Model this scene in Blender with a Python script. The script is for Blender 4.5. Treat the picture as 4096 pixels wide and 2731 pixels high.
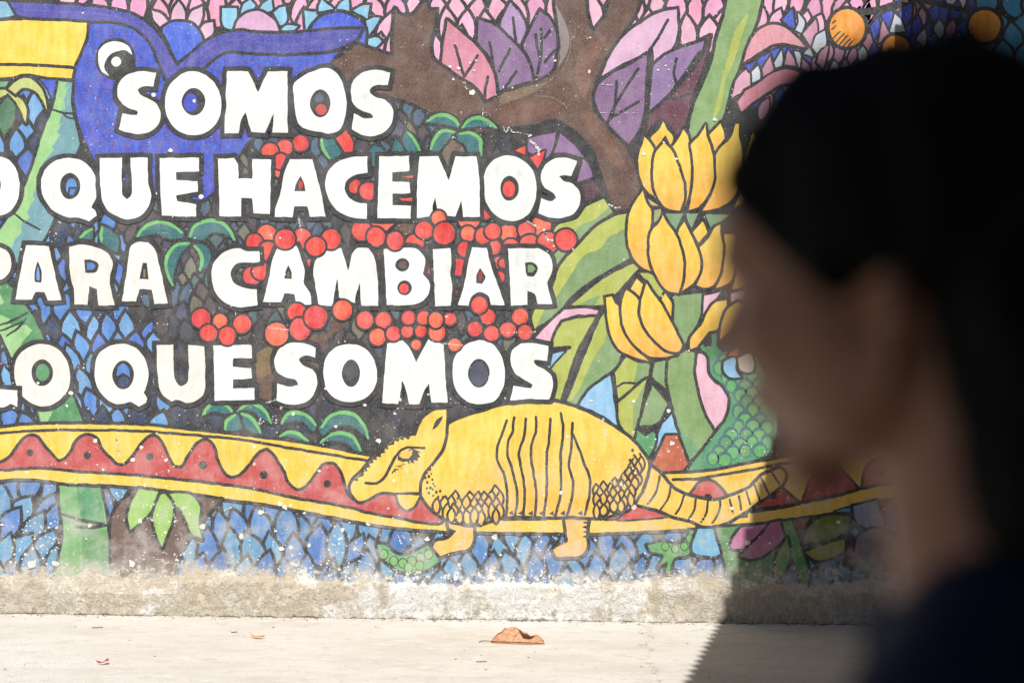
import bpy, bmesh, math, random
from mathutils import Vector, Matrix, noise

for _o in list(bpy.data.objects):
    bpy.data.objects.remove(_o)
SC = bpy.context.scene
COL = SC.collection

# ------------------------------------------------------------------ camera
DIST, EYE, FPX, ROLL = 7.5, 1.4655, 5689.0, 0.0133      # metres to wall, lens height, focal length in photo px, roll
cam_data = bpy.data.cameras.new('camera')
cam_data.sensor_width = 36.0
cam_data.lens = 50.0
cam_data.clip_start = 0.05
cam_data.clip_end = 400.0
cam_data.dof.use_dof = True
cam_data.dof.focus_distance = DIST - 0.1
cam_data.dof.aperture_fstop = 1.85
cam = bpy.data.objects.new('camera', cam_data)
COL.objects.link(cam)
_c, _s = math.cos(ROLL), math.sin(ROLL)
cam.matrix_world = Matrix(((_c, -_s, 0, 0), (0, 0, -1, -DIST), (_s, _c, 0, EYE), (0, 0, 0, 1)))
SC.camera = cam

# ------------------------------------------------------------------ sky, sun, exposure
SUN_EL, SUN_AZ = math.radians(50.0), math.radians(5.0)   # behind the camera, a little to its right
world = bpy.data.worlds.new('World')
SC.world = world
world.use_nodes = True
_nt = world.node_tree
_bg = _nt.nodes['Background']
_sky = _nt.nodes.new('ShaderNodeTexSky')
_sky.sky_type = 'NISHITA'
_sky.sun_disc = False
_sky.sun_elevation = SUN_EL
_sky.sun_rotation = math.pi - SUN_AZ
_nt.links.new(_sky.outputs[0], _bg.inputs[0])
_bg.inputs[1].default_value = 0.05
SUN = Vector((math.cos(SUN_EL) * math.sin(SUN_AZ), -math.cos(SUN_EL) * math.cos(SUN_AZ), math.sin(SUN_EL)))
sun_data = bpy.data.lights.new('sun', 'SUN')
sun_data.energy = 5.0
sun_data.angle = math.radians(0.45)
sun_data.color = (1.0, 0.98, 0.95)
sun = bpy.data.objects.new('sun', sun_data)
COL.objects.link(sun)
sun.rotation_euler = SUN.to_track_quat('Z', 'Y').to_euler()
sun.location = SUN * 30
SC.view_settings.view_transform = 'Standard'
SC.view_settings.look = 'None'
SC.view_settings.gamma = 1.0
SC.view_settings.use_curve_mapping = False
SC.view_settings.exposure = 0.15
SC.cycles.max_bounces = 5
SC.cycles.diffuse_bounces = 4
SC.cycles.glossy_bounces = 2
SC.cycles.caustics_reflective = False
SC.cycles.caustics_refractive = False

# ------------------------------------------------------------------ small helpers
def lin(v):
    v /= 255.0
    return v / 12.92 if v <= 0.04045 else ((v + 0.055) / 1.055) ** 2.4
def C(r, g, b):
    return (lin(r) * 0.83, lin(g) * 0.83, lin(b) * 0.83)
def tag(o, label=None, cat=None, group=None, kind=None):
    if label: o['label'] = label
    if cat: o['category'] = cat
    if group: o['group'] = group
    if kind: o['kind'] = kind
    return o
def link(name, me, parent=None, mats=()):
    o = bpy.data.objects.new(name, me)
    COL.objects.link(o)
    if parent: o.parent = parent
    if me is not None:
        for m in mats: me.materials.append(m)
    return o
def mesh_from(name, verts, faces, smooth=False):
    me = bpy.data.meshes.new(name)
    me.from_pydata(verts, [], faces)
    me.update()
    if smooth:
        for p in me.polygons: p.use_smooth = True
    return me

# ------------------------------------------------------------------ materials
class N:
    """tiny node-tree writer"""
    def __init__(s, tree): s.t = tree
    def n(s, typ, **kw):
        nd = s.t.nodes.new(typ)
        for k, v in kw.items(): setattr(nd, k, v)
        return nd
    def put(s, sock, v):
        if hasattr(v, 'links'): s.t.links.new(v, sock)
        elif isinstance(v, (tuple, list)) and len(v) == 3 and sock.type == 'RGBA': sock.default_value = (*v, 1)
        else: sock.default_value = v
    def math(s, op, a, b=0.0, c=None, clamp=False):
        nd = s.n('ShaderNodeMath', operation=op, use_clamp=clamp)
        s.put(nd.inputs[0], a); s.put(nd.inputs[1], b)
        if c is not None: s.put(nd.inputs[2], c)
        return nd.outputs[0]
    def mix(s, f, a, b, blend='MIX'):
        nd = s.n('ShaderNodeMix', data_type='RGBA', blend_type=blend, clamp_factor=True)
        s.put(nd.inputs[0], f); s.put(nd.inputs[6], a); s.put(nd.inputs[7], b)
        return nd.outputs[2]
    def noise(s, vec, scale, detail=3.0, rough=0.55, out=0):
        nd = s.n('ShaderNodeTexNoise')
        s.put(nd.inputs['Vector'], vec)
        nd.inputs['Scale'].default_value = scale
        nd.inputs['Detail'].default_value = detail
        nd.inputs['Roughness'].default_value = rough
        return nd.outputs[out]
    def ramp(s, v, lo, hi, a=0.0, b=1.0):
        nd = s.n('ShaderNodeMapRange', clamp=True, interpolation_type='SMOOTHSTEP')
        s.put(nd.inputs[0], v); s.put(nd.inputs[1], lo); s.put(nd.inputs[2], hi)
        s.put(nd.inputs[3], a); s.put(nd.inputs[4], b)
        return nd.outputs[0]
    def scaled(s, vec, x, y, z):
        nd = s.n('ShaderNodeVectorMath', operation='MULTIPLY')
        s.put(nd.inputs[0], vec); nd.inputs[1].default_value = (x, y, z)
        return nd.outputs[0]

def new_mat(name):
    m = bpy.data.materials.new(name)
    m.use_nodes = True
    b = m.node_tree.nodes['Principled BSDF']
    return m, N(m.node_tree), b

def plaster_color(w, pos):
    """raw cement render at the foot of the wall: beige, dirty, with white lime bloom and dark pits"""
    n1 = w.noise(pos, 2.3, 3, 0.6)
    n2 = w.noise(pos, 14, 6, 0.75)
    n3 = w.noise(pos, 75, 4, 0.8)
    col = w.mix(w.ramp(n2, 0.38, 0.64), C(200, 189, 168), C(230, 221, 204))
    col = w.mix(w.ramp(n1, 0.42, 0.66, 0, 0.55), col, C(206, 188, 160))
    sx = w.n('ShaderNodeSeparateXYZ'); w.put(sx.inputs[0], pos)
    mid = w.math('SUBTRACT', 1.0, w.math('ABSOLUTE', w.math('MULTIPLY', w.math('ADD', sx.outputs[0], 0.05), 0.66)), clamp=True)
    bloom = w.math('ADD', w.math('ADD', w.noise(pos, 5.0, 4, 0.7), w.math('MULTIPLY', mid, 0.24)), w.math('MULTIPLY', n3, 0.40))
    col = w.mix(w.ramp(bloom, 0.76, 0.92, 0, 0.95), col, C(250, 248, 243))
    col = w.mix(w.ramp(n3, 0.54, 0.64, 0, 0.75), col, C(242, 238, 230))
    dirt = w.math('ADD', w.math('ADD', w.math('MULTIPLY', w.noise(pos, 34, 6, 0.85), 0.75), w.math('MULTIPLY', n2, 0.25)), w.ramp(sx.outputs[2], 0.08, 0.0, 0, 0.05))
    col = w.mix(w.ramp(dirt, 0.55, 0.61, 0, 0.6), col, C(130, 117, 100))
    col = w.mix(w.ramp(w.noise(pos, 4.2, 3, 0.6), 0.72, 0.80, 0, 0.4), col, C(226, 160, 108))
    crev = w.math('SUBTRACT', w.math('MULTIPLY', w.noise(w.scaled(pos, 1, 1, 2.5), 9, 4, 0.7), 0.044), 0.019)
    col = w.mix(w.ramp(w.math('SUBTRACT', sx.outputs[2], crev), 0.004, -0.002, 0, 0.75), col, C(96, 85, 72))
    return col

def bump(w, b, h, strength, dist):
    nd = w.n('ShaderNodeBump')
    nd.inputs['Strength'].default_value = strength
    nd.inputs['Distance'].default_value = dist
    w.put(nd.inputs['Height'], h)
    w.t.links.new(nd.outputs[0], b.inputs['Normal'])

def make_plaster():
    m, w, b = new_mat('raw_plaster')
    pos = w.n('ShaderNodeNewGeometry').outputs['Position']
    w.put(b.inputs['Base Color'], plaster_color(w, pos))
    b.inputs['Roughness'].default_value = 0.92
    b.inputs['Specular IOR Level'].default_value = 0.2
    h = w.math('ADD', w.noise(pos, 30, 6, 0.7), w.math('MULTIPLY', w.noise(pos, 130, 4, 0.7), 0.5))
    bump(w, b, h, 1.0, 0.022)
    return m

def make_mural_paint():
    m, w, b = new_mat('mural_paint')
    att = w.n('ShaderNodeAttribute', attribute_name='paint', attribute_type='GEOMETRY').outputs['Color']
    pos = w.n('ShaderNodeNewGeometry').outputs['Position']
    sx = w.n('ShaderNodeSeparateXYZ'); w.put(sx.inputs[0], pos)
    z = sx.outputs[2]
    low = w.ramp(z, 1.5, 0.35, 0.0, 1.0)
    # the coat is gone at the foot of the wall, ragged edge
    n16 = w.noise(pos, 16, 4, 0.65)
    edge = w.math('ADD', w.math('MULTIPLY', w.noise(pos, 1.7, 1, 0.5), 0.16), w.math('MULTIPLY', n16, 0.10))
    t = w.math('SUBTRACT', z, w.math('ADD', edge, 0.075))
    worn = w.math('SUBTRACT', w.math('ADD', n16, w.noise(pos, 48, 5, 0.7)), w.ramp(t, 0.0, 0.20, 0.98, 1.38))
    worn = w.ramp(worn, 0.0, 0.09, 0.0, 0.85)
    gone = w.math('MAXIMUM', w.ramp(t, 0.006, -0.008), worn)
    # uneven hand-brushed coat: cloudy patches and streaks
    cloud = w.noise(pos, 7.5, 4, 0.62)
    streak = w.noise(w.scaled(pos, 22, 1, 5), 1.4, 3, 0.6)
    v = w.math('ADD', w.math('MULTIPLY', cloud, 0.62), w.math('MULTIPLY', streak, 0.46))
    v = w.math('ADD', v, 0.46)
    hs = w.n('ShaderNodeHueSaturation')
    w.put(hs.inputs['Color'], att); w.put(hs.inputs['Value'], v)
    w.put(hs.inputs['Hue'], w.math('ADD', 0.484, w.math('MULTIPLY', w.noise(pos, 5.5, 3, 0.6), 0.032)))
    w.put(hs.inputs['Saturation'], w.math('ADD', 1.12, w.math('MULTIPLY', streak, -0.28)))
    col = hs.outputs[0]
    # sun-bleached chalkiness, stronger low on the wall
    chalk = w.math('MULTIPLY', w.ramp(cloud, 0.40, 0.70), w.ramp(z, 1.1, 0.25, 0.12, 0.66))
    chalk = w.math('ADD', chalk, w.ramp(t, 0.13, 0.0, 0.0, 0.30))
    col = w.mix(chalk, col, C(200, 196, 190))
    fine = w.noise(pos, 230, 2, 0.6)
    col = w.mix(w.ramp(fine, 0.42, 0.72, 0.0, 0.26), col, C(190, 186, 180))
    # flaked spots down to the pale undercoat
    vor = w.n('ShaderNodeTexVoronoi', feature='F1')
    warp = w.n('ShaderNodeVectorMath', operation='MULTIPLY_ADD')
    w.put(warp.inputs[0], w.noise(pos, 40, 2, 0.6, 1)); warp.inputs[1].default_value = (0.022, 0.022, 0.022); w.put(warp.inputs[2], pos)
    w.put(vor.inputs['Vector'], warp.outputs[0]); vor.inputs['Scale'].default_value = 15.0
    cs = w.n('ShaderNodeSeparateColor'); w.put(cs.inputs[0], vor.outputs['Color'])
    rad = w.math('MULTIPLY', w.math('POWER', cs.outputs[0], 4.0), w.math('ADD', 0.10, w.math('MULTIPLY', low, 0.13)))
    chip = w.math('LESS_THAN', vor.outputs['Distance'], rad)
    vor2 = w.n('ShaderNodeTexVoronoi', feature='F1')
    w.put(vor2.inputs['Vector'], warp.outputs[0]); vor2.inputs['Scale'].default_value = 70.0
    cs2 = w.n('ShaderNodeSeparateColor'); w.put(cs2.inputs[0], vor2.outputs['Color'])
    patch = w.ramp(w.noise(pos, 3.0, 3, 0.6), 0.30, 0.66)
    rad2 = w.math('MULTIPLY', w.math('POWER', cs2.outputs[1], 4.0), w.math('MULTIPLY', patch, w.math('ADD', 0.34, w.math('MULTIPLY', low, 0.24))))
    chip2 = w.math('LESS_THAN', vor2.outputs['Distance'], rad2)
    scr = w.noise(w.scaled(pos, 4, 1, 60), 1.0, 4, 0.7)
    scr = w.math('MULTIPLY', w.ramp(scr, 0.69, 0.73), w.ramp(patch, 0.4, 0.7))
    chips = w.math('MAXIMUM', w.math('MAXIMUM', chip, chip2), scr)
    col = w.mix(w.math('MULTIPLY', chips, 0.85), col, C(240, 236, 228))
    w.put(b.inputs['Base Color'], col)
    b.inputs['Roughness'].default_value = 0.78
    b.inputs['Specular IOR Level'].default_value = 0.25
    h = w.math('ADD', w.math('MULTIPLY', fine, 0.7), w.math('MULTIPLY', streak, 0.7))
    h = w.math('SUBTRACT', h, w.math('MULTIPLY', chips, 0.8))
    h = w.math('ADD', h, w.math('MULTIPLY', n16, 1.6))
    bump(w, b, h, 0.45, 0.007)
    b2 = w.n('ShaderNodeBsdfPrincipled')
    w.put(b2.inputs['Base Color'], plaster_color(w, pos))
    b2.inputs['Roughness'].default_value = 0.92
    b2.inputs['Specular IOR Level'].default_value = 0.2
    bump(w, b2, w.noise(pos, 38, 5, 0.75), 0.9, 0.012)
    ms = w.n('ShaderNodeMixShader')
    w.put(ms.inputs[0], gone)
    w.t.links.new(b.outputs[0], ms.inputs[1]); w.t.links.new(b2.outputs[0], ms.inputs[2])
    w.t.links.new(ms.outputs[0], w.t.nodes['Material Output'].inputs['Surface'])
    return m

def make_concrete_floor():
    m, w, b = new_mat('trowelled_concrete')
    pos = w.n('ShaderNodeNewGeometry').outputs['Position']
    big = w.noise(w.scaled(pos, 0.9, 2.2, 1), 1.3, 4, 0.6)
    mid = w.noise(w.scaled(pos, 2.6, 4.2, 1), 3.0, 6, 0.72)
    fine = w.noise(pos, 60, 4, 0.75)
    col = w.mix(w.ramp(big, 0.33, 0.68), C(214, 206, 194), C(232, 226, 217))
    col = w.mix(w.ramp(mid, 0.50, 0.66, 0, 0.55), col, C(198, 189, 176))
    col = w.mix(w.ramp(w.noise(w.scaled(pos, 2, 5, 1), 4.5, 5, 0.7), 0.55, 0.68, 0, 0.55), col, C(240, 240, 238))
    col = w.mix(w.ramp(fine, 0.5, 0.75, 0, 0.45), col, C(180, 170, 154))
    col = w.mix(w.ramp(w.noise(pos, 11, 5, 0.8), 0.61, 0.70, 0, 0.5), col, C(150, 136, 120))
    br = w.n('ShaderNodeTexWave', wave_type='BANDS', bands_direction='DIAGONAL', wave_profile='SIN')
    w.put(br.inputs['Vector'], w.scaled(pos, 1.0, 0.7, 1)); br.inputs['Scale'].default_value = 34
    br.inputs['Distortion'].default_value = 9; br.inputs['Detail'].default_value = 2
    groove = w.math('MULTIPLY', w.ramp(br.outputs['Fac'], 0.80, 1.0), w.ramp(big, 0.45, 0.6))
    col = w.mix(w.math('MULTIPLY', groove, 0.22), col, C(150, 140, 124))
    crk = w.n('ShaderNodeTexVoronoi', feature='DISTANCE_TO_EDGE')
    wp = w.n('ShaderNodeVectorMath', operation='MULTIPLY_ADD')
    w.put(wp.inputs[0], w.noise(pos, 3, 4, 0.75, 1)); wp.inputs[1].default_value = (0.6, 0.6, 0.6); w.put(wp.inputs[2], pos)
    w.put(crk.inputs['Vector'], wp.outputs[0]); crk.inputs['Scale'].default_value = 0.23
    crack = w.math('MULTIPLY', w.ramp(crk.outputs['Distance'], 0.0022, 0.0), w.ramp(mid, 0.4, 0.6, 0.1, 0.7))
    col = w.mix(crack, col, C(126, 112, 100))
    w.put(b.inputs['Base Color'], col)
    b.inputs['Roughness'].default_value = 0.8
    b.inputs['Specular IOR Level'].default_value = 0.3
    h = w.math('ADD', w.math('MULTIPLY', fine, 0.5), w.math('ADD', w.math('MULTIPLY', mid, 0.6), w.math('MULTIPLY', groove, -0.5)))
    bump(w, b, w.math('SUBTRACT', h, crack), 0.4, 0.006)
    return m

def simple_mat(name, col, rough=0.7, var=0.25, scale=40, col2=None, spec=0.3, bumpd=0.0):
    m, w, b = new_mat(name)
    pos = w.n('ShaderNodeTexCoord').outputs['Object']
    nz = w.noise(pos, scale, 4, 0.6)
    c2 = col2 or tuple(x * (1 - var) for x in col)
    w.put(b.inputs['Base Color'], w.mix(w.ramp(nz, 0.3, 0.7), col, c2))
    b.inputs['Roughness'].default_value = rough
    b.inputs['Specular IOR Level'].default_value = spec
    if bumpd: bump(w, b, nz, 0.5, bumpd)
    return m

PLASTER = make_plaster()
PAINT = make_mural_paint()
FLOOR = make_concrete_floor()

# ------------------------------------------------------------------ the setting
def ground():
    me = mesh_from('ground', [(-60, -60, 0), (60, -60, 0), (60, 60, 0), (-60, 60, 0)], [(0, 1, 2, 3)])
    tag(link('ground', me, None, [FLOOR]), 'pale trowelled concrete ground in front of the mural wall', None, None, 'structure')
ground()

WALL = bpy.data.objects.new('mural_wall', None)
COL.objects.link(WALL)
tag(WALL, 'long plastered wall covered by a bright tropical mural with white lettering', 'wall')
WX0, WX1, WTOP = -6.5, 7.0, 4.3

def wall_body():
    v = [(x, y, z) for x in (WX0, WX1) for y in (0.002, 0.22) for z in (-0.3, WTOP)]
    f = [(0, 1, 3, 2), (4, 6, 7, 5), (0, 4, 5, 1), (2, 3, 7, 6), (1, 5, 7, 3), (0, 2, 6, 4)]
    link('wall_body', mesh_from('wall_body', v, f), WALL, [PLASTER])
    # cement capping along the top, out of the photograph
    v = [(x, y, z) for x in (WX0 - .02, WX1 + .02) for y in (-0.03, 0.25) for z in (WTOP + .003, WTOP + .09)]
    link('coping', mesh_from('coping', v, f), WALL, [PLASTER])
    # rough foot of the wall where the coat has fallen off: real relief, fading out upwards
    nx, nz = 1500, 26
    vs, fs = [], []
    for j in range(nz + 1):
        z = -0.03 + 0.25 * j / nz
        for i in range(nx + 1):
            x = -3.6 + 7.2 * i / nx
            k = max(0.0, min(1.0, (0.20 - z) / 0.20))
            p = Vector((x, 0, z))
            r = noise.fractal(p * 9, 1.0, 2.0, 4) * 0.5 + noise.fractal(p * 34, 1.0, 2.0, 3) * 0.35
            foot = max(0.0, 0.045 - z) / 0.045
            y = 0.0005 - k * (0.006 + 0.015 * r) - foot ** 1.5 * max(0.0, 0.016 + 0.022 * noise.noise(p * 4.3) + 0.024 * noise.noise(p * 13) + 0.018 * noise.noise(p * 45))
            vs.append((x, min(y, 0.001), z))
    for j in range(nz):
        for i in range(nx):
            a = j * (nx + 1) + i
            fs.append((a, a + 1, a + nx + 2, a + nx + 1))
    link('crumbling_foot', mesh_from('crumbling_foot', vs, fs, True), WALL, [PLASTER])
wall_body()

# the canopy whose corrugated edge throws the scalloped shadow on the right (stands out of the frame)
def canopy():
    root = bpy.data.objects.new('corrugated_canopy', None)
    COL.objects.link(root)
    tag(root, 'corrugated metal canopy beyond the right edge, shading the person', 'canopy')
    H = 4.0
    g0 = Vector((1.108, -0.012, 0)); e = Vector((-0.24684, -0.96906, 0)); out = Vector((0.96906, -0.24684, 0))
    p0 = g0 + SUN * (H / SUN.z)
    metal = simple_mat('weathered_zinc', (0.34, 0.34, 0.35), 0.5, 0.4, 9, (0.24, 0.17, 0.12))
    wood = simple_mat('grey_timber', (0.22, 0.17, 0.12), 0.8, 0.4, 14)
    s0, s1, pitch, amp = -3.25, 9.5, 0.104, 0.030
    per, nd = 10, 6
    n = int((s1 - s0) / pitch * per)
    vs, fs = [], []
    for layer in (0, 1):
        for i in range(n + 1):
            s = s0 + (s1 - s0) * i / n
            zz = amp * math.cos(2 * math.pi * s / pitch)
            for j in range(nd + 1):
                d = 5.2 * j / nd
                p = p0 + e * s + out * (d - (0.007 * math.cos(2 * math.pi * s / pitch) if j == 0 else 0))
                vs.append((p.x, p.y, H + zz + d * 0.05 + (0.004 if layer else 0)))
    L = (n + 1) * (nd + 1)
    for i in range(n):
        for j in range(nd):
            a = i * (nd + 1) + j
            fs.append((a, a + nd + 1, a + nd + 2, a + 1))
            fs.append((L + a, L + a + 1, L + a + nd + 2, L + a + nd + 1))
    for i in range(n):
        a = i * (nd + 1)
        fs.append((a, L + a, L + a + nd + 1, a + nd + 1))
    link('roof_sheet', mesh_from('roof_sheet', vs, fs, True), root, [metal])
    def beam(name, a, b, w, h):
        a, b = Vector(a), Vector(b)
        d = (b - a).normalized(); sd = d.cross(Vector((0, 0, 1)))
        if sd.length < 1e-4: sd = Vector((1, 0, 0))
        sd.normalize(); up = sd.cross(d)
        v = [tuple(q + sd * (i * w / 2) + up * (j * h / 2)) for q in (a, b) for i in (-1, 1) for j in (-1, 1)]
        link(name, mesh_from(name, v, [(0, 1, 3, 2), (4, 6, 7, 5), (0, 4, 5, 1), (2, 3, 7, 6), (1, 5, 7, 3), (0, 2, 6, 4)]), root, [wood])
    for d in (0.9, 2.9, 4.9):
        a = p0 + e * (s0 + .1) + out * d; b = p0 + e * (s1 - .1) + out * d
        zz = H - amp - 0.07 + d * 0.05
        beam('purlin', (a.x, a.y, zz), (b.x, b.y, zz), 0.07, 0.11)
    for s in (-3.0, 0.6, 4.2, 8.0):
        a = p0 + e * s + out * 0.5; b = p0 + e * s + out * 5.1
        beam('rafter', (a.x, a.y, H - amp - .20 + .025), (b.x, b.y, H - amp - .20 + .255), 0.08, 0.14)
    for s in (-3.0, 0.6, 4.2, 8.0):
        p = p0 + e * s + out * 4.6
        beam('post', (p.x, p.y, 0.0), (p.x, p.y, H - amp - 0.06), 0.12, 0.12)
canopy()

def blocker():
    """unseen front of a house behind the camera, added only to block sky light and bounce some"""
    root = bpy.data.objects.new('blocker_house_front', None)
    COL.objects.link(root)
    tag(root, 'unseen added house front with door and window, behind the camera, facing the mural', 'blocker')
    wallm = simple_mat('ochre_limewash', (0.34, 0.25, 0.17), 0.9, 0.2, 3)
    wood = simple_mat('dark_door_wood', (0.06, 0.035, 0.02), 0.6, 0.3, 8)
    glass = simple_mat('dark_window_glass', (0.02, 0.025, 0.03), 0.1, 0.1, 3)
    def box(name, a, b, m, parent=root):
        v = [(x, y, z) for x in (a[0], b[0]) for y in (a[1], b[1]) for z in (a[2], b[2])]
        return link(name, mesh_from(name, v, [(0, 1, 3, 2), (4, 6, 7, 5), (0, 4, 5, 1), (2, 3, 7, 6), (1, 5, 7, 3), (0, 2, 6, 4)]), parent, [m])
    Y = -9.4
    box('wall', (-1.6, Y - .3, -.1), (8.0, Y, 3.3), wallm)
    box('wall', (7.0, Y + .002, -.1), (7.3, -0.4, 3.8), wallm)
    d = box('door', (1.4, Y + .002, 0), (2.35, Y + .05, 2.05), wood); box('handle', (1.48, Y + .052, 1.0), (1.52, Y + .10, 1.12), glass, d)  # door and windows only dress up the added light-blocking front
    for x in (-1.1, 4.0):
        f = box('window', (x, Y + .002, 1.0), (x + 1.3, Y + .04, 2.2), wood); box('pane', (x + .08, Y + .042, 1.08), (x + 1.22, Y + .048, 2.12), glass, f)
    box('roof', (-1.8, Y - 3, 3.303), (8.2, Y + .12, 3.45), wallm)
blocker()

# ------------------------------------------------------------------ painting the mural: every figure is a coat of paint lying on the wall
# coordinates are read off the wall in tracing sheets: letter of sheet -> (left, top, magnification)
SHEET = {}
for _r, _row in enumerate(('ABCD', 'EFGH', 'IJKL', 'MNOP')):
    for _k, _l in enumerate(_row):
        SHEET[_l] = (1000 * _k, 600 * _r, 2.24)
SHEET.update(V=(1000, 900, 3.7333), W=(1600, 800, 3.7333), X=(1300, 1600, 3.2), Y=(1900, 1900, 3.2), Z=(0, 0, 1.0))

def to_wall(u, v):
    dx, dz = (u - 2048.0) / FPX, -(v - 1365.5) / FPX
    return DIST * (dx * _c - dz * _s), EYE + DIST * (dx * _s + dz * _c)

def pts(sheet, s):
    ox, oy, k = SHEET[sheet]
    out = []
    for tok in s.split():
        cor = tok.endswith('!')
        x, y = tok.rstrip('!').split(',')
        out.append((ox + float(x) / k, oy + float(y) / k, cor))
    return out

def curve(P, closed=True, step=11.0):
    """smooth hand-drawn curve through the points; '!' points stay sharp"""
    n = len(P)
    out = []
    for i in range(n if closed else n - 1):
        p1, p2 = P[i], P[(i + 1) % n]
        p0 = P[(i - 1) % n] if (closed or i > 0) else p1
        p3 = P[(i + 2) % n] if (closed or i + 2 < n) else p2
        d = math.hypot(p2[0] - p1[0], p2[1] - p1[1])
        if d < 1e-6: continue
        def tan(a, b, c, cor):
            if cor: return None
            la = math.hypot(b[0] - a[0], b[1] - a[1]) + 1e-6; lb = math.hypot(c[0] - b[0], c[1] - b[1]) + 1e-6
            tx = (b[0] - a[0]) / la * lb + (c[0] - b[0]) / lb * la; ty = (b[1] - a[1]) / la * lb + (c[1] - b[1]) / lb * la
            return (tx / (la + lb), ty / (la + lb))
        t1, t2 = tan(p0, p1, p2, p1[2]), tan(p1, p2, p3, p2[2])
        ch = ((p2[0] - p1[0]) / d, (p2[1] - p1[1]) / d)
        t1 = t1 or ch; t2 = t2 or ch
        m = max(1, int(d / step))
        if p1[2] and p2[2]: m = max(1, int(d / 16))
        for j in range(m):
            t = j / m; a = 2 * t**3 - 3 * t**2 + 1; b = t**3 - 2 * t**2 + t; c = -2 * t**3 + 3 * t**2; e = t**3 - t**2
            out.append((a * p1[0] + b * t1[0] * d + c * p2[0] + e * t2[0] * d, a * p1[1] + b * t1[1] * d + c * p2[1] + e * t2[1] * d))
    if not closed: out.append(P[-1][:2])
    # unsteady hand: every edge wavers a little
    return [(x + 2.4 * noise.noise(Vector((x * .035, y * .035, 3.1))) + 1.3 * noise.noise(Vector((x * .12, y * .12, 7.7))), y + 2.4 * noise.noise(Vector((x * .035, y * .035, 9.4))) + 1.3 * noise.noise(Vector((x * .12, y * .12, 1.2)))) for x, y in out]

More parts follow.
